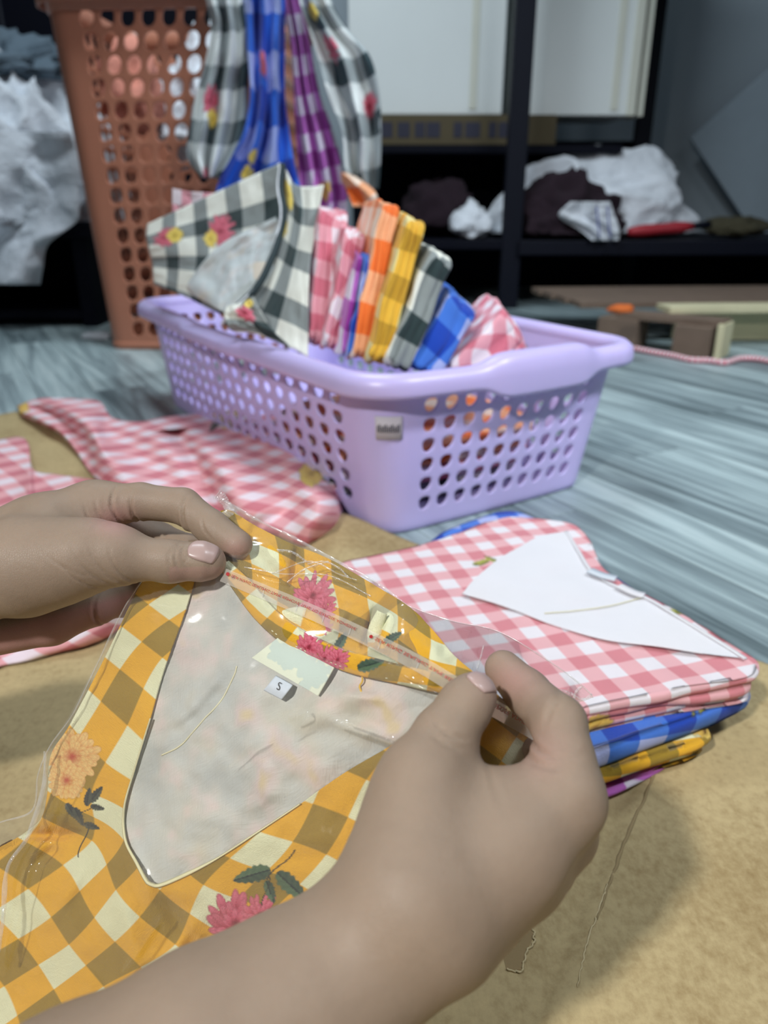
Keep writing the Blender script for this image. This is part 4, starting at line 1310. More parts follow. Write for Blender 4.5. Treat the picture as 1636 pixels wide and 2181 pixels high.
# ================================================================ loose pink garments on the floor
def floor_cloth(name, top, bottom, left, right, hfun, mat, label, prints, rot, seed, nu=150, nv=110):
    q = coons(top, bottom, left, right, nu, nv)
    u = np.linspace(0, 1, nu)[None] + np.zeros((nv, 1)); v = np.linspace(0, 1, nv)[:, None] + np.zeros((1, nu))
    z = 0.010 + hfun(u, v)
    P3 = G(q[..., 0], q[..., 1], z)
    P3 = P3 + np.stack([0.003 * n2(u * 5, v * 5, 1, seed + 1), 0.003 * n2(u * 5, v * 5, 1, seed + 2), 0 * u], -1)
    flat = G(q[..., 0], q[..., 1], 0.02)[..., :2]
    c, s = math.cos(rot), math.sin(rot)
    uv = np.stack([c * flat[..., 0] - s * flat[..., 1], s * flat[..., 0] + c * flat[..., 1]], -1)
    uv = uv + 0.006 * np.stack([n2(u * 4, v * 4, 1, seed + 5), n2(u * 4, v * 4, 1, seed + 6)], -1) + (z * 0.6)[..., None]
    o = sheet(name, P3, mat, None, uv, paint(q, prints), solid=0.0016, flip=True)
    return tag(o, label, 'garment', 'loose pink gingham garments on the floor')


def h1(u, v):
    e = np.clip(np.sin(math.pi * np.clip(v, 0, 1)), 0, 1) ** 0.6 * np.clip((1 - u) * 9, 0, 1) ** 0.5 * np.clip(u * 12, 0, 1) ** 0.5
    z = 0.036 * e * (0.5 + 0.9 * u)
    z = z + e * 0.018 * np.sin(2 * math.pi * (3.2 * u - 1.1 * v)) * np.clip(1.2 - u, 0, 1)
    z = z - e * 0.030 * np.exp(-((u - 0.42 - 0.22 * v) / 0.035) ** 2) * (v > 0.15)
    z = z - e * 0.024 * np.exp(-((u - 0.72 - 0.30 * (1 - v)) / 0.03) ** 2) * np.clip(v * 2 - 1, 0, 1)
    return np.maximum(z + 0.007 * e * n2(u * 6, v * 4, 1, 3), 0)
floor_cloth('garment', [(38, 866), (75, 852), (112, 848), (160, 850), (212, 856), (240, 890), (300, 899), (360, 888), (430, 880), (500, 875), (560, 886), (605, 896), (650, 935), (700, 990), (722, 1050)],
            [(46, 885), (90, 905), (128, 926), (160, 965), (190, 1008), (240, 1045), (320, 1075), (430, 1098), (540, 1128), (590, 1142), (642, 1162), (660, 1155), (688, 1140), (712, 1118), (726, 1088)],
            [(38, 866), (40, 876), (46, 885)], [(722, 1050), (727, 1070), (726, 1088)], h1, m_pink_floor,
            'crumpled pink gingham garment with yellow flowers in front of the lilac basket',
            [('rose', (663, 1010), 26, 0.1, 'yellow', 2), ('leaf', (700, 1022), 16, 0.4, 'green', 1), ('rose', (482, 888), 26, 0.5, 'yellow', 3), ('leaf', (458, 905), 18, 2.2, 'dark', 1), ('rose', (42, 864), 20, 0, 'gold', 5)], 0.62, 3)
bump_ = floor_cloth('garment', [(560, 880), (600, 872), (630, 888), (652, 920), (668, 950)], [(560, 930), (590, 938), (610, 945), (630, 955), (645, 965)], [(560, 880), (558, 905), (560, 930)], [(668, 950), (660, 960), (645, 965)],
            lambda u, v: 0.030 * np.sin(math.pi * v) ** 0.7 * np.sin(math.pi * np.clip(u, 0.02, 0.98)) ** 0.5, m_pink_floor,
            'small pink gingham bump tucked between the floor garment and the basket', [('rose', (-900, 0), 1, 0, 'yellow', 1)], 0.3, 5, 50, 40)


def h2(u, v):
    e = np.clip(np.sin(math.pi * v), 0, 1) ** 0.6 * np.clip((1 - u) * 6, 0, 1) ** 0.5
    return np.maximum(0.026 * e * (1 + 0.7 * np.sin(2 * math.pi * (1.3 * v + 1.6 * u))) + 0.012 * e * np.exp(-((u - 0.42) / 0.06) ** 2), 0)
floor_cloth('garment', [(-120, 958), (-40, 942), (0, 936), (40, 931), (60, 945), (70, 1000), (120, 1012), (170, 1018), (230, 1030), (300, 1070)],
            [(-120, 1470), (-40, 1440), (0, 1421), (60, 1410), (120, 1392), (180, 1376), (240, 1350), (280, 1310), (300, 1270), (320, 1230)],
            [(-120, 958), (-130, 1200), (-120, 1470)], [(300, 1070), (315, 1150), (320, 1230)], h2, m_pink_floor,
            'pink gingham garment lying under the left hand at the photo edge', [('rose', (-900, 0), 1, 0, 'yellow', 1)], 0.8, 9, 130, 110)


# ================================================================ the yellow shirt in its clear bag, held by both hands
DC = [(455, 1195, .4025), (430, 1150, .410), (1030, 1452, .3115), (400, 1230, .402), (300, 1270, .402), (100, 1600, .408), (0, 1800, .412), (0, 2181, .384), (-150, 2420, .345), (350, 2420, .342), (700, 2300, .335),
      (315, 1885, .368), (600, 1700, .350), (560, 1500, .362), (860, 1580, .330), (700, 1950, .343), (480, 2150, .362), (690, 1395, .362), (560, 1330, .380),
      (1100, 1560, .345), (1160, 1640, .350), (1080, 1800, .345), (1000, 2100, .335),
      (200, 1450, .404), (200, 1750, .395), (150, 1950, .388), (-80, 1830, .412), (-100, 2100, .392)]
DEPTH = RBF([c[:2] for c in DC], [c[2] for c in DC], 2e-3)
LC = [((245, 1895), (0, 0)), ((60, 1893), (-1, 1)), ((147, 2013), (0, 1)), ((375, 2012), (1, 0)), ((432, 1885), (1, -1)), ((220, 2100), (1, 1)), ((10, 2100), (0, 2)),
      ((200, 1790), (-1, 0)), ((192, 1690), (-1, -1)), ((272, 1545), (-1, -2)), ((345, 1400), (-1, -3)), ((260, 1335), (-2, -3)), ((380, 1245), (-2, -4)),
      ((580, 1940), (2, -1)), ((695, 1820), (2, -2)), ((552, 1772), (1, -2)), ((780, 1660), (2, -3)), ((620, 2110), (3, -1 + .3)), ((860, 1900), (3, -2.2)), ((300, 2230), (2, 1)), ((60, 2230), (1, 2)), ((460, 2120), (2, 0)),
      ((-110, 2000), (-1, 2)), ((130, 1500), (-2, -1.6)), ((1000, 1720), (3, -3.5)), ((1000, 1600), (2.6, -4.3)), ((1100, 1570), (3, -5))]
LAT = RBF([c[0] for c in LC], [c[1] for c in LC], 4e-3)


def fold_bumps(x, y):
    """Soft creases of the cloth, in metres towards the camera."""
    b = 0.0022 * n2(x, y, 1 / 95.0, 5) + 0.0010 * n2(x, y, 1 / 38.0, 6)
    b = b - 0.006 * np.exp(-(((x - 100) / 55.0) ** 2 + ((y - 1778) / 13.0) ** 2))
    b = b + 0.006 * np.exp(-(((x - 120) / 70.0) ** 2 + ((y - 1735) / 26.0) ** 2))
    for (x0, y0, x1, y1, w, a) in ((330, 1890, 480, 2130, 20, -0.004), (250, 1860, 300, 2100, 26, 0.004), (190, 1830, 90, 1990, 18, 0.0035), (420, 1950, 330, 2100, 16, 0.003), (130, 1800, 60, 1850, 14, -0.004), (270, 1760, 330, 1930, 16, 0.003)):
        L = math.hypot(x1 - x0, y1 - y0)
        t = ((x - x0) * (x1 - x0) + (y - y0) * (y1 - y0)) / L ** 2
        s = ((x - x0) * (y1 - y0) - (y - y0) * (x1 - x0)) / L
        b = b + a * np.exp(-(s / w) ** 2) * np.exp(-((t - 0.5) / 0.42) ** 4)
    return b


def on_shirt(q, lift=0.0, folds=1.0):
    d = DEPTH(q[..., 0], q[..., 1]) - folds * fold_bumps(q[..., 0], q[..., 1]) - lift
    return W(q[..., 0], q[..., 1], d)


shirt = empty('yellow_shirt', tuple(W(300, 1900, 0.385)), 'yellow gingham shirt with flowers and open V neck in a clear bag', 'shirt')
VL = [(440, 1178), (420, 1215), (395, 1300), (348, 1430), (320, 1530), (286, 1640), (264, 1720), (266, 1788), (290, 1838), (308, 1872), (320, 1884)]
VR = [(320, 1884), (350, 1884), (450, 1836), (560, 1765), (640, 1712), (740, 1642), (860, 1572), (960, 1505), (1034, 1458)]
prints_front = [('leaf', (152, 1728), 20, 1.0, 'dark', 1), ('leaf', (205, 1692), 22, -0.9, 'dark', 2), ('leaf', (188, 1697), 20, -1.4, 'dark', 3), ('leaf', (208, 1720), 16, 0.2, 'dark', 4), ('leaf', (196, 1760), 18, 0.3, 'dark', 6), ('leaf', (168, 1740), 22, 1.1, 'dark', 7),
                ('stem', (178, 1790), 38, 1.75, 'pink', 0), ('stem', (182, 1727), 26, -0.7, 'pink', 0), ('rose', (154, 1612), 56, 0.3, 'rose', 1), ('rose', (142, 1662), 40, 0.9, 'rose', 2),
                ('peony', (502, 1966), 64, 0.2, 'pink', 1), ('peony', (556, 1948), 42, 0.6, 'pink', 2),
                ('leaf', (536, 1864), 42, 2.85, 'green', 1), ('leaf', (622, 1888), 44, 0.75, 'green', 2), ('leaf', (576, 1900), 26, 1.25, 'green', 3), ('stem', (598, 1842), 44, -0.95, 'pink', 0), ('stem', (566, 1900), 34, 1.7, 'pink', 0)]
qa = coons([(385, 1165), (412, 1170), (440, 1178)], [(-90, 1842), (60, 1850), (200, 1872), (320, 1884)],
           [(385, 1165), (330, 1218), (298, 1246), (228, 1390), (150, 1540), (108, 1608), (100, 1690), (82, 1750), (10, 1798), (-90, 1842)], VL, 230, 330)
qb = coons([(-90, 1842), (60, 1850), (200, 1872), (320, 1884)] + VR[1:], [(-150, 2420), (200, 2430), (600, 2330), (1000, 2110)],
           [(-90, 1842), (-130, 2100), (-150, 2420)], [(1034, 1458), (1120, 1540), (1165, 1640), (1110, 1850), (1000, 2110)], 460, 260)
vq = np.concatenate([qa.reshape(-1, 2), qb.reshape(-1, 2)])
vf = np.concatenate([grid_faces(330, 230), grid_faces(260, 460, 330 * 230)])
# the V edge rolls up a little
P_ = on_shirt(vq, 0.0)
front = mesh('front_panel', P_, vf, m_yellow, shirt, True, LAT(vq[:, 0], vq[:, 1]), paint(vq, prints_front))
wm = front.modifiers.new('weld', 'WELD'); wm.merge_threshold = 0.0003
sm = front.modifiers.new('thickness', 'SOLIDIFY'); sm.thickness = 0.0008; sm.offset = -1
# facing strip along the V edge
vl = crom(VL[4:] + VR[1:5], 120)
wd = np.interp(np.linspace(0, 1, 120), [0, .25, .5, .62, .72, 1], [1.0, 2.0, 6.5, 6.5, 2.0, 1.0])[:, None]
tn_ = np.gradient(vl, axis=0); tn_ /= np.linalg.norm(tn_, axis=1)[:, None]
nn_ = np.stack([tn_[:, 1], -tn_[:, 0]], -1)
qs = np.stack([vl - nn_ * wd * 0.35, vl, vl + nn_ * wd * 0.75], 1)
Pf = np.stack([on_shirt(qs[:, 0], 0.0005), on_shirt(qs[:, 1], 0.0016), on_shirt(qs[:, 2], 0.0002)], 1)
sheet('neck_facing', Pf, plain('pale_yellow_facing', srgb(236, 230, 186), 0.8), shirt, solid=0.0006)

# inside of the back, seen through the open neck
ql = coons([(380, 1150), (440, 1180), (482, 1212), (540, 1310), (600, 1370), (690, 1408), (760, 1436), (850, 1456), (960, 1477), (1040, 1462)], [(200, 1900), (330, 1960), (480, 1900), (640, 1800), (900, 1680)],
           [(380, 1150), (320, 1320), (240, 1560), (200, 1760), (200, 1900)], [(1040, 1462), (1000, 1560), (900, 1680)], 180, 160)
wr_ = 0.003 * n2(ql[..., 0], ql[..., 1], 1 / 70.0, 8) + 0.0012 * n2(ql[..., 0], ql[..., 1], 1 / 26.0, 9)
for (x0, y0, x1, y1, w, a) in ((610, 1560, 860, 1430, 26, 0.005), (330, 1600, 500, 1400, 14, 0.003), (690, 1530, 880, 1590, 16, 0.004), (420, 1520, 330, 1580, 12, -0.003)):
    L_ = math.hypot(x1 - x0, y1 - y0)
    t_ = ((ql[..., 0] - x0) * (x1 - x0) + (ql[..., 1] - y0) * (y1 - y0)) / L_ ** 2
    s_ = ((ql[..., 0] - x0) * (y1 - y0) - (ql[..., 1] - y0) * (x1 - x0)) / L_
    wr_ = wr_ + a * np.exp(-(s_ / w) ** 2) * np.exp(-((t_ - 0.5) / 0.5) ** 4)
edge_fade = np.minimum(np.linspace(0, 1, 160)[:, None] * 8, 1) * np.minimum(np.linspace(1, 0, 180)[None] * 12, 1)
poly = np.concatenate([crom(VL + VR[1:], 160), crom([(1036, 1462), (950, 1474), (850, 1455), (750, 1433), (680, 1406), (600, 1366), (545, 1318), (500, 1258), (455, 1190)], 80)])
px_, py_ = ql[..., 0].ravel(), ql[..., 1].ravel()
ins_ = np.zeros(px_.shape, bool)
for i in range(len(poly)):
    (xa, ya), (xb, yb_) = poly[i - 1], poly[i]
    c_ = ((ya > py_) != (yb_ > py_)) & (px_ < (xb - xa) * (py_ - ya) / (yb_ - ya + 1e-12) + xa)
    ins_ ^= c_
dm_ = np.sqrt(((px_[:, None] - poly[None, ::2, 0]) ** 2 + (py_[:, None] - poly[None, ::2, 1]) ** 2).min(1))
free = np.clip(dm_ / 45, 0, 1) * ins_
free = free.reshape(ql.shape[:2])
dl_ = DEPTH(ql[..., 0], ql[..., 1])
Pl = W(ql[..., 0], ql[..., 1], dl_ + 0.0022 * free - wr_ * edge_fade * 0.8 * free + (1 - free) * (0.0026 - fold_bumps(ql[..., 0], ql[..., 1])))
sheet('back_lining', Pl, m_lining, shirt, solid=0.0006)
sm_ = crom([(506, 1418), (490, 1460), (460, 1505), (420, 1548), (380, 1590), (330, 1612)], 60)
near_ = [int(np.argmin((px_ - q[0]) ** 2 + (py_ - q[1]) ** 2)) for q in sm_]
tv_, tf_ = tube(crom(Pl.reshape(-1, 3)[near_][::4] - 0.0005 * FW, 60), 0.0004, 5)
mesh('inner_seam', tv_, tf_, m_thread, shirt)

# neck band
BL = [(468, 1206), (500, 1258), (545, 1318), (600, 1366), (680, 1406), (750, 1433), (850, 1455), (950, 1474), (1036, 1462)]
BU_ = [(486, 1196), (532, 1238), (582, 1296), (640, 1340), (716, 1378), (800, 1404), (880, 1424), (960, 1440), (1038, 1442)]
bl, bu = crom(BL, 260), crom(BU_, 260)
tb = np.linspace(0, 1, 26)[:, None, None]
qn = bu[None] * (1 - tb) + bl[None] * tb
ln_ = np.concatenate([[0], np.cumsum(np.linalg.norm(np.diff(bl, axis=0), axis=1))])[None] + np.zeros((26, 1))
uvn = np.stack([ln_ / 128.0 + 0.30, tb[..., 0] * 0.42 + 0.10 + ln_ / 900.0], -1)
Pn = W(qn[..., 0], qn[..., 1], DEPTH(qn[..., 0], qn[..., 1]) - 0.0012 - 0.0022 * np.sin(math.pi * tb[..., 0]) ** 0.5 - 0.0006 * n2(qn[..., 0], qn[..., 1], 1 / 14.0, 3))
sheet('neck_band', Pn, m_yellow, shirt, uvn, paint(qn, [('peony', (660, 1378), 30, 0.5, 'pink', 1), ('peony', (694, 1402), 26, 0.5, 'pink', 2), ('peony', (722, 1404), 24, 0.8, 'pink', 5), ('leaf', (792, 1416), 30, -0.25, 'green', 2)]), solid=0.0012)
st_v, st_f = [], []
dv_, df_ = box_vf(0.0022, 0.0005, 0.0005)
for k in range(6, 255, 4):
    for off, ch_ in ((0.86, 1), (0.16, 0)):
        if ch_ == 0 and k % 8: continue
        p = bu[k] * (1 - off) + bl[k] * off
        p2 = bu[k + 2] * (1 - off) + bl[k + 2] * off
        A = W(p[0], p[1], DEPTH(p[0], p[1]) - 0.0030); B2 = W(p2[0], p2[1], DEPTH(p2[0], p2[1]) - 0.0030)
        ax = (B2 - A) / np.linalg.norm(B2 - A); az = -FW; ay = np.cross(az, ax)
        o_ = len(st_v)
        for q in dv_: st_v.append(A + ax * q[0] * 0.55 + ay * q[1] + az * q[2])
        for q in df_: st_f.append(tuple(i + o_ for i in q))
tag(mesh('stitching', st_v, st_f, m_thread, shirt, False), kind='stuff')
th_ = crom([(770, 1432), (772, 1450), (766, 1462), (771, 1476)], 20)
tv_, tf_ = tube(W(th_[:, 0], th_[:, 1], DEPTH(th_[:, 0], th_[:, 1]) - 0.001), 0.0005, 6)
mesh('loose_thread', tv_, tf_, m_thread_y, shirt)

# back yoke folded away beyond the neck band
YT = [(470, 1088), (492, 1088), (540, 1118), (620, 1158), (700, 1190), (780, 1236), (870, 1292), (918, 1338), (965, 1395), (1014, 1438)]
yt = crom(YT, 300)
yb = crom([(462, 1202)] + BU_[:-1] + [(1020, 1444)], 300)
ty = np.linspace(0, 1, 110)[:, None, None]
qy = yb[None] * (1 - ty) + yt[None] * ty
T0 = ty[..., 0]
u0 = np.linspace(0, 1, 300)[None] + 0 * T0
back = np.interp(np.linspace(0, 1, 300), [0, .12, .3, .5, .75, .92, 1], [.020, .028, .032, .030, .024, .018, .010])[None]
fy = 0.003 * n2(qy[..., 0], qy[..., 1], 1 / 60.0, 14) + 0.0014 * n2(qy[..., 0], qy[..., 1], 1 / 22.0, 15)
def ridge(x0, y0, x1, y1, w, a):
    L = math.hypot(x1 - x0, y1 - y0)
    t = ((qy[..., 0] - x0) * (x1 - x0) + (qy[..., 1] - y0) * (y1 - y0)) / L ** 2
    s = ((qy[..., 0] - x0) * (y1 - y0) - (qy[..., 1] - y0) * (x1 - x0)) / L
    return a * np.exp(-(s / w) ** 2) * np.exp(-((t - 0.5) / 0.55) ** 4)
fy = fy + ridge(632, 1170, 622, 1250, 9, -0.006) + ridge(560, 1150, 640, 1240, 16, 0.004) + ridge(640, 1330, 700, 1250, 22, 0.005) + ridge(795, 1300, 770, 1390, 8, -0.008) + ridge(828, 1300, 812, 1390, 14, 0.006) + ridge(735, 1300, 690, 1380, 12, 0.005) + ridge(850, 1330, 940, 1400, 20, 0.003)
dy = DEPTH(yb[:, 0], yb[:, 1])[None] + 0.0008 + back * T0 ** 0.75 - fy * np.clip(T0 * 5, 0, 1) * np.clip(u0 * 12, 0, 1) * np.clip((1 - u0) * 12, 0, 1)
cw = [((543, 1204), (0, 0)), ((735, 1300), (1.5, 0.0)), ((843, 1355), (2.5, 0)), ((968, 1414), (3.5, 0)), ((594, 1178), (0.5, .5)), ((700, 1240), (1.5, 0.55)), ((925, 1378), (3, 0.5)), ((640, 1335), (1, -0.75)), ((860, 1310), (2.6, .6)), ((500, 1110), (0, 0.85)), ((780, 1260), (2, .62)), ((640, 1190), (0.9, .62))]
YL = RBF([c[0] for c in cw], [c[1] for c in cw], 2e-2)
sheet('back_yoke', W(qy[..., 0], qy[..., 1], dy), m_yellow, shirt, YL(qy[..., 0], qy[..., 1]),
      paint(qy, [('peony', (690, 1335), 18, 0.4, 'pink', 8), ('peony', (668, 1268), 44, 0.4, 'pink', 3), ('peony', (690, 1300), 26, 0.2, 'pink', 6), ('leaf', (728, 1366), 24, -1.0, 'green', 4), ('leaf', (838, 1358), 22, -0.5, 'green', 5), ('leaf', (484, 1204), 14, 0.3, 'dark', 5)]), solid=0.0008, flip=True)


def pleat(name, a, b, r, mat, uv0, open_=1.0, lift=0.003, mid=None):
    """A small rolled pleat of the yoke: half tube from a to b."""
    p = crom([a, mid, b] if mid else [a, ((a[0] + b[0]) / 2, (a[1] + b[1]) / 2), b], 40)
    ctr = W(p[:, 0], p[:, 1], DEPTH(p[:, 0], p[:, 1]) + 0.010 - lift)
    t = np.gradient(ctr, axis=0); t /= np.linalg.norm(t, axis=1)[:, None]
    s = np.cross(t, FW); s /= np.linalg.norm(s, axis=1)[:, None]
    an = np.linspace(-0.25, math.pi + 0.25, 22) * open_
    rr = r * (0.75 + 0.35 * np.sin(np.linspace(0.2, math.pi - 0.2, 40)))
    Pp = ctr[:, None] + rr[:, None, None] * (np.cos(an)[None, :, None] * s[:, None] - 0.8 * np.sin(an)[None, :, None] * FW)
    uv = np.stack([uv0[0] + np.linspace(0, 0.45, 40)[:, None] + 0 * an[None], uv0[1] + np.linspace(0, 0.3, 22)[None] + 0 * p[:, :1]], -1)
    return sheet(name, Pp, mat, shirt, uv, solid=0.0008)
pleat('pleat', (602, 1322), (682, 1362), 0.0060, m_yellow, (0.30, 0.02), mid=(650, 1324))
pleat('pleat', (796, 1386), (814, 1304), 0.0026, m_yellow, (0.90, 0.02), mid=(798, 1345), lift=0.001)
tv_, tf_ = tube(W(np.array([800, 806, 818, 836, 842]), np.array([1352, 1325, 1306, 1297, 1297]), np.array([.372, .372, .374, .378, .380]) - 0.005), 0.0011, 8)
mesh('pleat_edge', tv_, tf_, m_thread, shirt)


# label and size tag under the neck band
def flat_quad(name, c4, lift, mat, n=40, bow=0.0012, prints=None, th=0.0006, side=False):
    (x0, y0), (x1, y1), (x2, y2), (x3, y3) = c4            # top left, top right, bottom right, bottom left
    u = np.linspace(0, 1, n)[None, :, None]; v = np.linspace(0, 1, n)[:, None, None]
    q = (1 - v) * ((1 - u) * np.array([x0, y0]) + u * np.array([x1, y1])) + v * ((1 - u) * np.array([x3, y3]) + u * np.array([x2, y2]))
    cx, cy = (x0 + x1 + x2 + x3) / 4, (y0 + y1 + y2 + y3) / 4
    d0 = DEPTH(q[..., 0], q[..., 1])
    d = d0 - lift - bow * np.sin(math.pi * v[..., 0])
    return sheet(name, W(q[..., 0], q[..., 1], d), mat, shirt, None, paint(q, prints) if prints else None, solid=th)
sage = (197, 210, 200)
flat_quad('neck_label', ((592, 1359), (712, 1422), (678, 1482), (537, 1401)), 0.0024, m_labelcloth, 90, 0.001,
          [('blob', (592, 1387), 22, 0, sage, 1), ('blob', (620, 1398), 26, 0, sage, 2), ('blob', (648, 1415), 27, 0, sage, 3), ('blob', (676, 1432), 25, 0, sage, 5), ('blob', (662, 1448), 24, 0, sage, 7), ('blob', (690, 1430), 16, 0, sage, 9), ('blob', (608, 1408), 18, 0, sage, 4)])
tag_o = flat_quad('size_tag', ((588, 1439), (624, 1459), (600, 1490), (562, 1470)), 0.0014, m_tag, 14, 0.0018)


def text_on(name, s, mat, parent, place, size=1.0):
    """Printed lettering: flat glyph meshes carried onto a surface by place(x, y)."""
    cu = bpy.data.curves.new(name, 'FONT'); cu.body = s; cu.size = size; cu.align_x = 'LEFT'; cu.resolution_u = 3
    to = bpy.data.objects.new(name + '_curve', cu); COL.objects.link(to)
    bpy.context.view_layer.update()
    me = to.evaluated_get(bpy.context.evaluated_depsgraph_get()).to_mesh()
    v = np.array([x.co[:] for x in me.vertices]); f = [tuple(p.vertices) for p in me.polygons]
    to.to_mesh_clear() if hasattr(to, 'to_mesh_clear') else None
    bpy.data.objects.remove(to); bpy.data.curves.remove(cu)
    return mesh(name, place(v[:, 0], v[:, 1], v[:, 0].max()), f, mat, parent, False)


def place_s(x, y, w):
    ca_, sa_ = math.cos(0.30), math.sin(0.30)
    X, Y = (x - w / 2) * 19, (y - 0.35) * 25
    px, py = 594 + ca_ * X + sa_ * Y * 1.0, 1461 + sa_ * X - ca_ * Y
    return W(px, py, DEPTH(px, py) - 0.0014 - 0.0018 - 0.0009)
text_on('size_letter', 'S', m_ink, tag_o, place_s)

# ---------------------------------------------------------------- clear bag
bag = empty('plastic_bag', tuple(W(500, 1600, 0.36)), 'clear plastic garment bag with sealing tape around the yellow shirt', 'bag')
YD = RBF([(q[0], q[1]) for q in yb[::20]] + [(q[0], q[1]) for q in yt[::20]], list(dy[0, ::20]) + list(dy[-1, ::20]), 1e-3)
bag_t = [(478, 1064), (500, 1078), (560, 1112), (620, 1140), (720, 1196), (800, 1240), (865, 1288), (960, 1322), (1060, 1345), (1160, 1402), (1225, 1448), (1262, 1481)]
# upper flap, over the yoke, beyond both pinches
bt = crom(bag_t, 260)
bb = crom([(470, 1200)] + [(q[0] + 1, q[1] + 2) for q in BU_[1:-1]] + [(1030, 1446), (1110, 1500), (1228, 1500)], 260)
tt_ = np.linspace(0, 1, 90)[:, None, None]
qf = bb[None] * (1 - tt_) + bt[None] * tt_
dyo = np.interp(np.linspace(0, 1, 260), np.linspace(0, 1, 7), [.400, .395, .375, .352, .325, .345, .372])
dto = np.interp(np.linspace(0, 1, 260), np.linspace(0, 1, 7), [.420, .414, .396, .376, .366, .370, .376])
base_b = YD(qf[..., 0], qf[..., 1])
lim = (1 - tt_[..., 0]) * dyo[None] + tt_[..., 0] * dto[None]
wrk = 0.0022 * n2(qf[..., 0], qf[..., 1], 1 / 70.0, 31) + 0.0008 * n2(qf[..., 0] * 0.6 + qf[..., 1], qf[..., 1] * 0.3, 1 / 34.0, 32)
inside = qf[..., 0] < 985
df_ = np.where(inside, np.minimum(base_b - 0.004, lim + 0.03), lim + 0.006) 
wgt = np.clip((qf[..., 0] - 860) / 180, 0, 1)
df_ = (1 - wgt) * np.minimum(base_b - 0.0045, lim + 0.05) + wgt * (lim + 0.004)
sheet('film_flap', W(qf[..., 0], qf[..., 1], df_ - wrk), m_film, bag)
# main front film
qm = coons([(398, 1150), (450, 1190), (486, 1200)] + BU_[2:-1:2] + [(1032, 1450), (1110, 1520)], [(-190, 2440), (200, 2450), (620, 2340), (1030, 2100)],
           [(398, 1150), (312, 1222), (262, 1300), (200, 1420), (150, 1520), (104, 1590), (78, 1650), (66, 1725), (0, 1752), (-120, 1790), (-180, 2100), (-190, 2440)],
           [(1110, 1520), (1180, 1640), (1130, 1860), (1030, 2100)], 320, 380)
fade = np.clip(np.linspace(0, 1, 380)[:, None] * 9, 0, 1)
wrm = (0.0018 * n2(qm[..., 0], qm[..., 1], 1 / 110.0, 41) + 0.0008 * n2(qm[..., 0] + 0.5 * qm[..., 1], qm[..., 1] * 0.5, 1 / 55.0, 42)) * fade
def crease(x0, y0, x1, y1, w, a):
    L = math.hypot(x1 - x0, y1 - y0)
    t = ((qm[..., 0] - x0) * (x1 - x0) + (qm[..., 1] - y0) * (y1 - y0)) / L ** 2
    s = ((qm[..., 0] - x0) * (y1 - y0) - (qm[..., 1] - y0) * (x1 - x0)) / L
    return a * np.exp(-(s / w) ** 2) * np.exp(-((t - 0.5) / 0.5) ** 6)
wrm = wrm + crease(720, 1542, 880, 1596, 7, 0.0045) + crease(540, 1580, 900, 1420, 26, 0.004) + crease(60, 1850, 10, 2060, 10, 0.004) + crease(150, 1640, 60, 1860, 12, 0.004) + crease(340, 1960, 260, 2080, 8, 0.003) + crease(610, 1532, 650, 1516, 8, 0.004) + crease(840, 1440, 960, 1490, 7, 0.0035) + crease(470, 1640, 560, 1560, 10, 0.003)
lift_m = np.interp(np.linspace(0, 1, 380), [0, .1, .3, 1], [.0035, .0065, .0075, .007])[:, None]
Pm_ = W(qm[..., 0], qm[..., 1], DEPTH(qm[..., 0], qm[..., 1]) - fold_bumps(qm[..., 0], qm[..., 1]) * 0.7 - lift_m - wrm)
sheet('film_front', Pm_, m_film, bag)
# seams, flaps and creases of the bag; some strips stand in for glints
def film_strip(name, pts, w, dep, mat, wob=2.0, seed=0):
    p = crom(pts, 120)
    t = np.gradient(p, axis=0); t /= np.linalg.norm(t, axis=1)[:, None]
    n_ = np.stack([t[:, 1], -t[:, 0]], -1)
    k = np.arange(120)
    wv = (w * (1 + 0.35 * n2(k, 0 * k, 0.13, seed)))[:, None]
    q = np.stack([p - n_ * wv / 2, p, p + n_ * wv / 2], 1)
    d = np.interp(np.linspace(0, 1, 120), np.linspace(0, 1, len(dep)), dep)
    rows = [W(q[:, i, 0], q[:, i, 1], d - (0.0012 if i == 1 else 0) - 0.0008 * n2(k, 0 * k + i * 3, 0.31, seed + 3)) for i in range(3)]
    return sheet(name, np.stack(rows, 1), mat, bag)
film_strip('film_seam', [(470, 1062), (500, 1080), (560, 1114), (620, 1142), (720, 1198), (800, 1240), (866, 1290)], 7, [.424, .424, .418, .405, .392], m_crease, seed=3)
film_strip('film_seam', [(866, 1290), (960, 1322), (1060, 1345), (1160, 1402), (1225, 1448), (1262, 1481)], 3, [.384, .374, .374, .380], m_crease, seed=5)
film_strip('film_seam', [(312, 1222), (262, 1300), (205, 1420), (156, 1520), (108, 1588), (82, 1650), (70, 1725), (0, 1752), (-120, 1790)], 4, [.396, .397, .40, .402, .404, .404], m_crease, seed=7)
film_strip('film_fold_glint', [(96, 1600), (92, 1680), (60, 1780), (16, 1850), (6, 1960), (-10, 2060)], 9, [.398, .396, .394, .386, .380], m_crease, seed=8)
film_strip('film_fold_glint', [(462, 1052), (474, 1062), (488, 1086), (478, 1100)], 20, [.420, .418, .416], m_crease, seed=11)
film_strip('film_fold_glint', [(1262, 1481), (1240, 1490), (1215, 1478), (1190, 1470)], 8, [.378, .376, .374], m_crease, seed=13)
film_strip('film_fold_glint', [(1240, 1462), (1226, 1476), (1222, 1500)], 6, [.374, .373, .372], m_crease, seed=14)
film_strip('film_fold_glint', [(520, 1208), (600, 1222), (700, 1226), (790, 1270)], 3, [.394, .388, .380, .376], m_crease, seed=15)
film_strip('film_fold_glint', [(580, 1222), (660, 1196), (720, 1222), (760, 1236)], 3, [.392, .386, .382, .382], m_crease, seed=16)
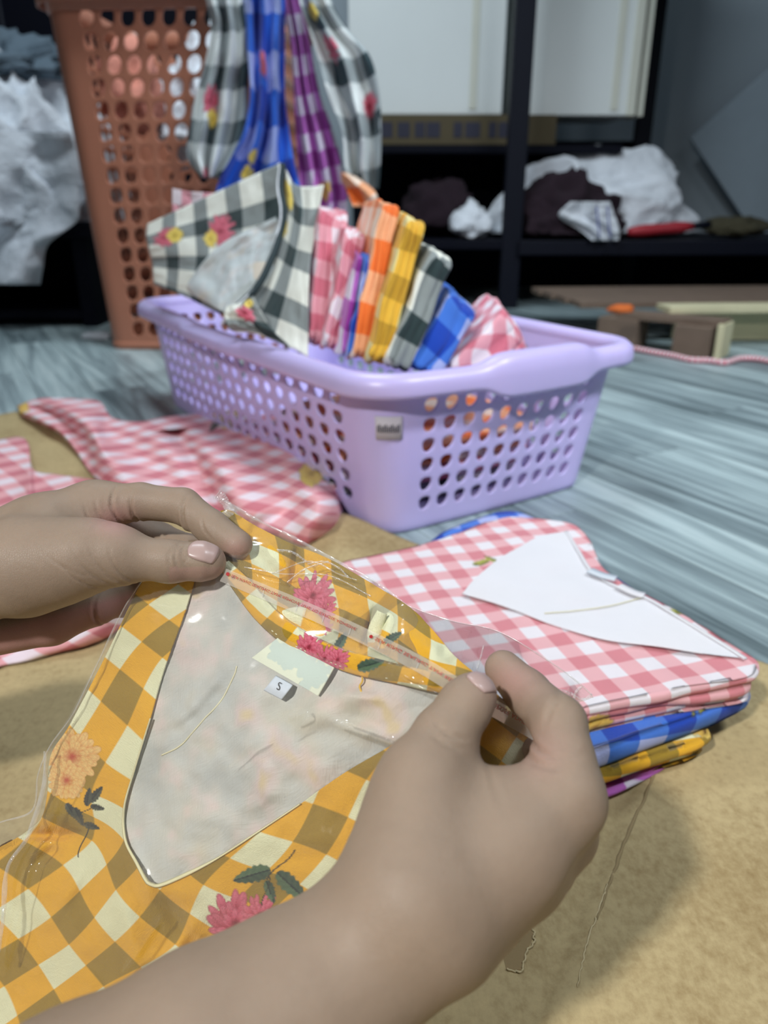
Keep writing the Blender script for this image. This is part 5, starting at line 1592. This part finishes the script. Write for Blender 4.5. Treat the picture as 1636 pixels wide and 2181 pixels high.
film_strip('film_fold_glint', [(612, 1240), (650, 1212), (700, 1196)], 4, [.386, .386, .388], m_crease, seed=17)
film_strip('film_fold_glint', [(590, 1172), (622, 1176), (652, 1196)], 5, [.400, .398, .394], m_crease, seed=21)  # these last strips are added as whitish crinkle highlights
film_strip('film_fold_glint', [(655, 1202), (690, 1196), (722, 1210), (742, 1230)], 4, [.390, .388, .385, .382], m_crease, seed=22)
film_strip('film_fold_glint', [(492, 1130), (500, 1146), (512, 1150)], 9, [.410, .408, .407], m_crease, seed=23)
film_strip('film_fold_glint', [(1030, 1375), (1024, 1400), (1016, 1424)], 4, [.338, .332, .326], m_crease, seed=24)

# sealing tape with its mirrored print
TPX = [(474, 1224), (560, 1260), (630, 1289), (755, 1345), (889, 1412), (965, 1457), (1060, 1512), (1150, 1563)]
TD = [.3915, .382, .373, .358, .341, .327, .3265, .334]
tc = crom(np.column_stack([TPX, np.array(TD) * 2000]), 300)
tcp = tc[:, :2]
tdep = np.minimum(tc[:, 2] / 2000, DEPTH(tcp[:, 0], tcp[:, 1]) - 0.0072)
for _ in range(12): tdep[1:-1] = 0.25 * tdep[:-2] + 0.5 * tdep[1:-1] + 0.25 * tdep[2:]
tt2 = np.gradient(tcp, axis=0); tt2 /= np.linalg.norm(tt2, axis=1)[:, None]
tnn = np.stack([-tt2[:, 1], tt2[:, 0]], -1)                    # points down the picture
hw = np.interp(np.linspace(0, 1, 300), [0, .5, 1], [15, 17, 19])[:, None]
qt = np.stack([tcp + tnn * hw * k for k in np.linspace(-1, 1, 9)], 1)
dt_ = tdep[:, None] - 0.0012 + 0.0004 * n2(qt[..., 0], qt[..., 1], 1 / 16.0, 51)
tape = sheet('sealing_tape', W(qt[..., 0], qt[..., 1], dt_), m_tape, bag)
tsl = np.concatenate([[0], np.cumsum(np.linalg.norm(np.diff(tcp, axis=0), axis=1))])


def on_tape(s, tpx, lift=0.0026):
    x = np.interp(s, tsl, tcp[:, 0]); y = np.interp(s, tsl, tcp[:, 1])
    nx = np.interp(s, tsl, tnn[:, 0]); ny = np.interp(s, tsl, tnn[:, 1])
    return W(x + nx * tpx, y + ny * tpx, np.interp(s, tsl, tdep) - lift)


def tape_text(s, s0, s1, off, hgt):
    def place(x, y, w):
        # turned over: the letters stand on their heads in a mirror
        return on_tape(s0 + x / w * (s1 - s0), off + (y - 0.36) * hgt)
    return text_on('tape_print', s, m_red_ink, tape, place)
def s_at(x): return float(np.interp(x, tcp[:, 0], tsl))
tape_text('SEA KING SEALING TAPE REMOVE TIME TO EXPOSE ADHESIVE', s_at(490), s_at(756), -5.5, 8.6)
tape_text('SEA KING SEALING TAPE REMOVE', s_at(796), s_at(992), -5.5, 10.5)
tape_text('TIME TO EXPOSE ADHESIVE', s_at(992), s_at(1140), -5.5, 14)
for x0 in (483, 788):
    s0 = s_at(x0)
    a_ = np.linspace(0, 2 * math.pi, 14, endpoint=False)
    mesh('tape_print', on_tape(s0 + 4 * np.cos(a_), -5.5 + 4 * np.sin(a_)), [tuple(range(14))], m_red_ink, tape, False)
for x0 in (560, 632, 650, 688, 745, 808, 890):  # whitish ticks standing in for highlights on the tape's creases
    s0 = s_at(x0)
    q_ = np.stack([on_tape(np.array([s0 + 3 * k / 3 - 1.2, s0 + 3 * k / 3 + 1.2]), -8.0 + 20 * k / 3 + np.zeros(2), 0.0022) for k in range(4)])
    sheet('tape_crease_glint', q_, m_crease, tape)


# ================================================================ hands: one signed-distance field per arm, meshed as one skin
def smin(a, b, k):
    h = np.clip(0.5 + 0.5 * (b - a) / k, 0, 1)
    return b * (1 - h) + a * h - k * h * (1 - h)


def capsule(p, a, b, ra, rb):
    ba = b - a
    t = np.clip(((p - a) @ ba) / (ba @ ba), 0, 1)
    return np.linalg.norm(p - a - t[..., None] * ba, axis=-1) - (ra + (rb - ra) * t)


class Body:
    def __init__(self):
        self.palm, self.fingers = [], []
    def add(self, pts, k=0.010):
        """Palm or arm: chain of (x, y, distance, radius)."""
        q = [(W(*p[:3]), p[3]) for p in pts]
        self.palm += [(q[i][0], q[i + 1][0], q[i][1], q[i + 1][1], k) for i in range(len(q) - 1)]
    def finger(self, pts, k=0.004, kp=0.008):
        q = [(W(*p[:3]), p[3]) for p in pts]
        self.fingers.append(([(q[i][0], q[i + 1][0], q[i][1], q[i + 1][1], k) for i in range(len(q) - 1)], kp))
    def _eval(self, p):
        p = np.asarray(p, np.float64)
        d = None
        for a, b, ra, rb, k in self.palm:
            e = capsule(p, a, b, ra, rb)
            d = e if d is None else smin(d, e, k)
        out = d
        for ch, kp in self.fingers:
            f = None
            for a, b, ra, rb, k in ch:
                e = capsule(p, a, b, ra, rb)
                f = e if f is None else smin(f, e, k)
            out = np.minimum(out, smin(d, f, kp))
        return out
    def sdf(self, p):
        return self._eval(p)
    def mesh(self, h):
        prim = self.palm + [c for f, _ in self.fingers for c in f]
        P = np.array([x for a, b, ra, rb, k in prim for x in (a - ra, a + ra, b - rb, b + rb)])
        lo, hi = P.min(0) - 0.012, P.max(0) + 0.012
        # coarse pass to skip empty blocks
        n = np.ceil((hi - lo) / h).astype(int) + 1
        B = 12
        nb = np.ceil(n / B).astype(int)
        n = nb * B + 1
        val = np.full(n, 1.0, np.float32)
        cs = (np.stack(np.meshgrid(*[np.arange(k) for k in nb], indexing='ij'), -1).reshape(-1, 3) + 0.5) * B * h + lo
        dc_ = self._eval(cs)
        rad = B * h * 0.87 + 0.012
        sel = np.where(np.abs(dc_) < rad + 0.002)[0]
        val_sign = np.where(dc_ < 0, -1.0, 1.0)
        idx = np.stack(np.unravel_index(np.arange(len(cs)), nb), -1)
        g = np.stack(np.meshgrid(*[np.arange(B + 1)] * 3, indexing='ij'), -1)
        for i in range(len(cs)):
            x, y, z = idx[i] * B
            if abs(dc_[i]) >= rad + 0.002 and val_sign[i] < 0:
                val[x:x + B + 1, y:y + B + 1, z:z + B + 1] = -1
        for c0 in range(0, len(sel), 60):
            ss = sel[c0:c0 + 60]
            pts = (idx[ss][:, None, None, None] * B + g[None]) * h + lo
            vv_ = self._eval(pts)
            for i, s in enumerate(ss):
                x, y, z = idx[s] * B
                val[x:x + B + 1, y:y + B + 1, z:z + B + 1] = vv_[i]
        # surface nets
        S = val < 0
        c = np.zeros(tuple(k - 1 for k in val.shape), np.int8)
        for dx in (0, 1):
            for dy_ in (0, 1):
                for dz in (0, 1):
                    c += S[dx:dx + c.shape[0], dy_:dy_ + c.shape[1], dz:dz + c.shape[2]]
        cells = np.argwhere((c > 0) & (c < 8))
        vid = np.full(c.shape, -1, np.int64)
        vid[tuple(cells.T)] = np.arange(len(cells))
        acc = np.zeros((len(cells), 3)); cnt = np.zeros(len(cells))
        cor = [(a, b, e) for a in (0, 1) for b in (0, 1) for e in (0, 1)]
        for ax in range(3):
            for p in cor:
                if p[ax]: continue
                q = list(p); q[ax] = 1
                v0 = val[tuple((cells + p).T)]; v1 = val[tuple((cells + q).T)]
                m = (v0 < 0) != (v1 < 0)
                t = np.where(m, v0 / np.where(v0 - v1 == 0, 1, v0 - v1), 0)
                pos = np.tile(np.array(p, float), (len(cells), 1)); pos[:, ax] = t
                acc[m] += pos[m]; cnt[m] += 1
        V = (cells + acc / cnt[:, None]) * h + lo
        F = []
        for ax in range(3):
            b_, c_ = (ax + 1) % 3, (ax + 2) % 3
            s0 = [slice(None)] * 3; s1 = [slice(None)] * 3
            s0[ax] = slice(0, -1); s1[ax] = slice(1, None)
            A = S[tuple(s0)]; Bm = S[tuple(s1)]
            e = np.argwhere(A != Bm)
            e = e[(e[:, b_] > 0) & (e[:, c_] > 0) & (e[:, b_] < val.shape[b_] - 1) & (e[:, c_] < val.shape[c_] - 1)]
            ins = A[tuple(e.T)]
            def cell(db, dc2):
                q = e.copy(); q[:, b_] -= db; q[:, c_] -= dc2
                return vid[tuple(q.T)]
            quad = np.stack([cell(0, 0), cell(1, 0), cell(1, 1), cell(0, 1)], -1)
            F.append(np.where(ins[:, None], quad, quad[:, ::-1]))
        F = np.concatenate(F)
        F = F[(F >= 0).all(1)]
        # project on the field and relax
        for _ in range(2):
            d0 = self._eval(V)
            eps = 0.0006
            gr = np.stack([self._eval(V + np.eye(3)[k] * eps) - self._eval(V - np.eye(3)[k] * eps) for k in range(3)], -1)
            gr /= np.linalg.norm(gr, axis=1)[:, None] + 1e-9
            V = V - gr * d0[:, None] * 0.9
        return V, F, gr


def wrinkle(V, N, items):
    """Shallow skin creases: (x, y, distance), direction of the crease in the picture (degrees), half length, depth, width in metres."""
    out = V.copy()
    for (x, y, d, ang, hl, dep, wid) in items:
        c = W(x, y, d)
        t = math.cos(math.radians(ang)) * RT - math.sin(math.radians(ang)) * UP
        s = np.cross(t, FW)
        r = V - c
        a, b, e = r @ t, r @ s, r @ FW
        bend = b - 0.25 * a * a / max(hl, 1e-4)
        w = np.exp(-(bend / wid) ** 2) * np.exp(-(a / hl) ** 4) * np.exp(-(e / 0.012) ** 2)
        w2 = np.exp(-((np.abs(bend) - 2.2 * wid) / (1.2 * wid)) ** 2) * np.exp(-(a / hl) ** 4) * np.exp(-(e / 0.012) ** 2)
        out = out - N * (dep * (w - 0.35 * w2))[:, None]
    return out


def nail(name, body, c, d, ang, L, Wd, parent, tilt=0.0, nvec=None):
    """Fingernail plate laid on the finger: centre pixel, length direction in the picture."""
    p = W(c[0], c[1], d)
    a = math.cos(math.radians(ang)) * RT - math.sin(math.radians(ang)) * UP
    n = -FW if nvec is None else nvec / np.linalg.norm(nvec)
    a = a - n * (a @ n); a /= np.linalg.norm(a)
    b = np.cross(n, a)
    m = 17
    g = np.linspace(-1, 1, m)
    u, v = np.meshgrid(g, g)
    su = u * np.sqrt(1 - 0.38 * v * v); sv = v * np.sqrt(1 - 0.30 * u * u)
    P0 = p + (su * L)[..., None] * a + (sv * Wd)[..., None] * b + n * 0.012
    t = np.zeros_like(u)
    for _ in range(30):
        t = t + 0.8 * (body.sdf(P0 - n * t[..., None]) - 0.0)
    Ps = P0 - n * (t - 0.00045 + 0.0004 * (np.maximum(np.abs(u), np.abs(v)) > 0.98) )[..., None]
    return sheet(name, Ps, m_nail, parent, solid=0.0005, flip=False)


person = empty('person', tuple(W(300, 2400, 0.3)), 'person with bare forearms pinching the bagged yellow shirt by its neck', 'person')

# ---- left hand (enters from the left edge)
LH = Body()
LH.add([(-1900, 1990, .420, .044), (-1250, 1680, .420, .040), (-520, 1345, .410, .033), (-230, 1268, .404, .029), (-60, 1222, .402, .0265)], 0.012)
LH.add([(-60, 1195, .412, .0225), (90, 1135, .418, .0190), (205, 1082, .424, .0140)], 0.014)      # index metacarpal
LH.add([(-60, 1230, .430, .0215), (205, 1112, .447, .0135)], 0.014)
LH.add([(-60, 1270, .442, .0200), (195, 1172, .464, .0130)], 0.014)
LH.add([(-50, 1312, .440, .0200), (170, 1245, .468, .0130)], 0.014)
LH.add([(-90, 1230, .396, .0235), (60, 1205, .391, .0245), (140, 1194, .388, .0200), (235, 1180, .386, .0142)], 0.010)   # thenar
LH.add([(-40, 1352, .424, .0135), (110, 1322, .428, .0135), (205, 1285, .434, .0120), (250, 1262, .440, .0105)], 0.004)       # heel of the palm
LH.add([(110, 1120, .408, .0140), (190, 1102, .421, .0110)], 0.010)                               # web
LH.finger([(195, 1080, .424, .0138), (300, 1068, .423, .0102), (390, 1078, .420, .0098), (452, 1124, .412, .0091), (506, 1160, .405, .0080)], 0.003)
LH.finger([(205, 1112, .447, .0130), (340, 1150, .452, .0102), (400, 1172, .438, .0092), (432, 1184, .4235, .0080)], 0.003)
LH.finger([(195, 1172, .464, .0125), (300, 1215, .478, .0098), (345, 1240, .462, .0088), (318, 1252, .446, .0078)], 0.003)
LH.finger([(170, 1245, .468, .0115), (262, 1275, .470, .0086), (290, 1285, .455, .0078), (268, 1290, .446, .0068)], 0.003)
LH.finger([(205, 1178, .387, .0150), (262, 1186, .386, .0118), (362, 1196, .3865, .0105), (432, 1196, .389, .0096), (446, 1197, .390, .0083)], 0.004, 0.012)
V, F, N = LH.mesh(0.00115)
V = wrinkle(V, N, [(372, 1188, .376, 84, .008, .0007, .0005), (386, 1186, .376, 80, .008, .0006, .0004), (360, 1190, .376, 92, .007, .0005, .0005), (396, 1182, .377, 100, .005, .0004, .0004),
                   (245, 1085, .415, 78, .012, .0012, .0008), (284, 1110, .412, 68, .012, .0018, .0009), (392, 1105, .411, 80, .010, .0012, .0009), (380, 1105, .411, 86, .009, .0006, .0006), (436, 1128, .403, 62, .007, .0006, .0006),
                   (210, 1235, .372, 40, .018, .0006, .0006), (235, 1228, .373, 44, .016, .0006, .0006), (180, 1245, .371, 36, .018, .0005, .0006), (258, 1222, .374, 55, .012, .0007, .0006), (120, 1200, .366, 35, .02, .0003, .0006),
                   (198, 1320, .420, 80, .012, .0012, .0008), (215, 1105, .409, 60, .010, .0007, .0007), (196, 1112, .407, 52, .009, .0006, .0006)])
qx = V - CAMP; dd = qx @ FW; pxv = 818 + FPX * (qx @ RT) / dd; pyv = 1090.5 - FPX * (qx @ UP) / dd
pm = np.clip(((pyv - (1330 - 0.28 * pxv)) / 18), 0, 1) * (dd > 0.405) * (pxv < 300)
pm = np.maximum(pm, 0.9 * np.exp(-(((pxv - 245) / 45) ** 2 + ((pyv - 1108) / 30) ** 2)))
pm = np.maximum(pm, 0.55 * np.exp(-(((pxv - 505) / 34) ** 2 + ((pyv - 1172) / 26) ** 2)))
pm = np.maximum(pm, 0.4 * (pyv > 1208) * (pxv > 360))
la = mesh('arm', V, F, m_skin, person, True, None, np.repeat(pm[:, None], 4, 1))
nail('nail', LH, (438, 1190), .389, 12, .0074, .0068, la, nvec=-FW * 0.80 + UP * 0.60 + RT * 0.05)

# ---- right hand and forearm (enter from the bottom)
RH = Body()
RH.add([(-1500, 4000, .180, .046), (-700, 3150, .195, .043), (-200, 2690, .215, .041), (160, 2460, .228, .0375), (446, 2268, .240, .0325), (640, 2140, .250, .0280), (795, 2022, .260, .0240), (862, 1958, .264, .0235)], 0.012)
RH.add([(808, 1988, .258, .0185), (890, 1910, .258, .0215)], 0.014)
RH.add([(870, 1890, .260, .0230), (882, 1800, .268, .0190), (892, 1690, .277, .0152)], 0.012)       # thenar
RH.add([(930, 1940, .262, .0220), (1080, 1810, .272, .0185), (1200, 1700, .281, .0138)], 0.014)    # index metacarpal
RH.add([(950, 1965, .268, .0210), (1105, 1845, .282, .0170), (1188, 1772, .291, .0138)], 0.007)
RH.add([(930, 1960, .275, .0160), (1080, 1880, .292, .0140), (1148, 1830, .302, .0130)], 0.006)
RH.add([(920, 1980, .280, .0155), (1040, 1900, .298, .0135), (1090, 1872, .312, .0115)], 0.005)
RH.add([(925, 1745, .278, .0130), (1050, 1732, .283, .0112), (1180, 1712, .283, .0118)], 0.014)   # web
RH.finger([(1200, 1700, .281, .0136), (1200, 1610, .289, .0112), (1190, 1540, .298, .0107), (1122, 1474, .322, .0095), (1072, 1424, .3345, .0082)], 0.003)
RH.finger([(1188, 1772, .291, .0130), (1210, 1690, .318, .0104), (1170, 1610, .342, .0095), (1120, 1560, .3625, .0080)], 0.003)
RH.finger([(1152, 1838, .302, .0125), (1190, 1770, .335, .0098), (1150, 1690, .358, .0088), (1090, 1640, .368, .0078)], 0.003)
RH.finger([(1100, 1885, .312, .0112), (1140, 1830, .340, .0086), (1110, 1770, .360, .0078), (1060, 1730, .366, .0068)], 0.003)
RH.finger([(892, 1700, .277, .0152), (905, 1650, .281, .0138), (946, 1572, .290, .0120), (992, 1502, .2975, .0102), (1008, 1482, .3000, .0092)], 0.004, 0.012)
V, F, N = RH.mesh(0.0015)
V = wrinkle(V, N, [(950, 1560, .278, 30, .010, .0006, .0007), (940, 1575, .278, 30, .010, .0005, .0006), (1150, 1592, .287, 15, .012, .0012, .0009), (1125, 1500, .312, 125, .009, .0006, .0008), (1180, 1500, .292, 135, .008, .0007, .0008),
                   (1140, 1625, .278, 8, .012, .0009, .0008), (1050, 1660, .272, 80, .012, .0005, .001)])
qx = V - CAMP; dd = qx @ FW; pxv = 818 + FPX * (qx @ RT) / dd; pyv = 1090.5 - FPX * (qx @ UP) / dd
pm = 0.6 * np.exp(-(((pxv - 1090) / 60) ** 2 + ((pyv - 1450) / 45) ** 2)) + 0.35 * np.exp(-(((pxv - 1150) / 60) ** 2 + ((pyv - 1600) / 60) ** 2))
ra_ = mesh('arm', V, F, m_skin, person, True, None, np.repeat(np.clip(pm, 0, 1)[:, None], 4, 1))
nail('nail', RH, (1022, 1470), .300, -52, .0066, .0058, ra_, nvec=-FW * 0.55 + UP * 0.85 + RT * 0.20)
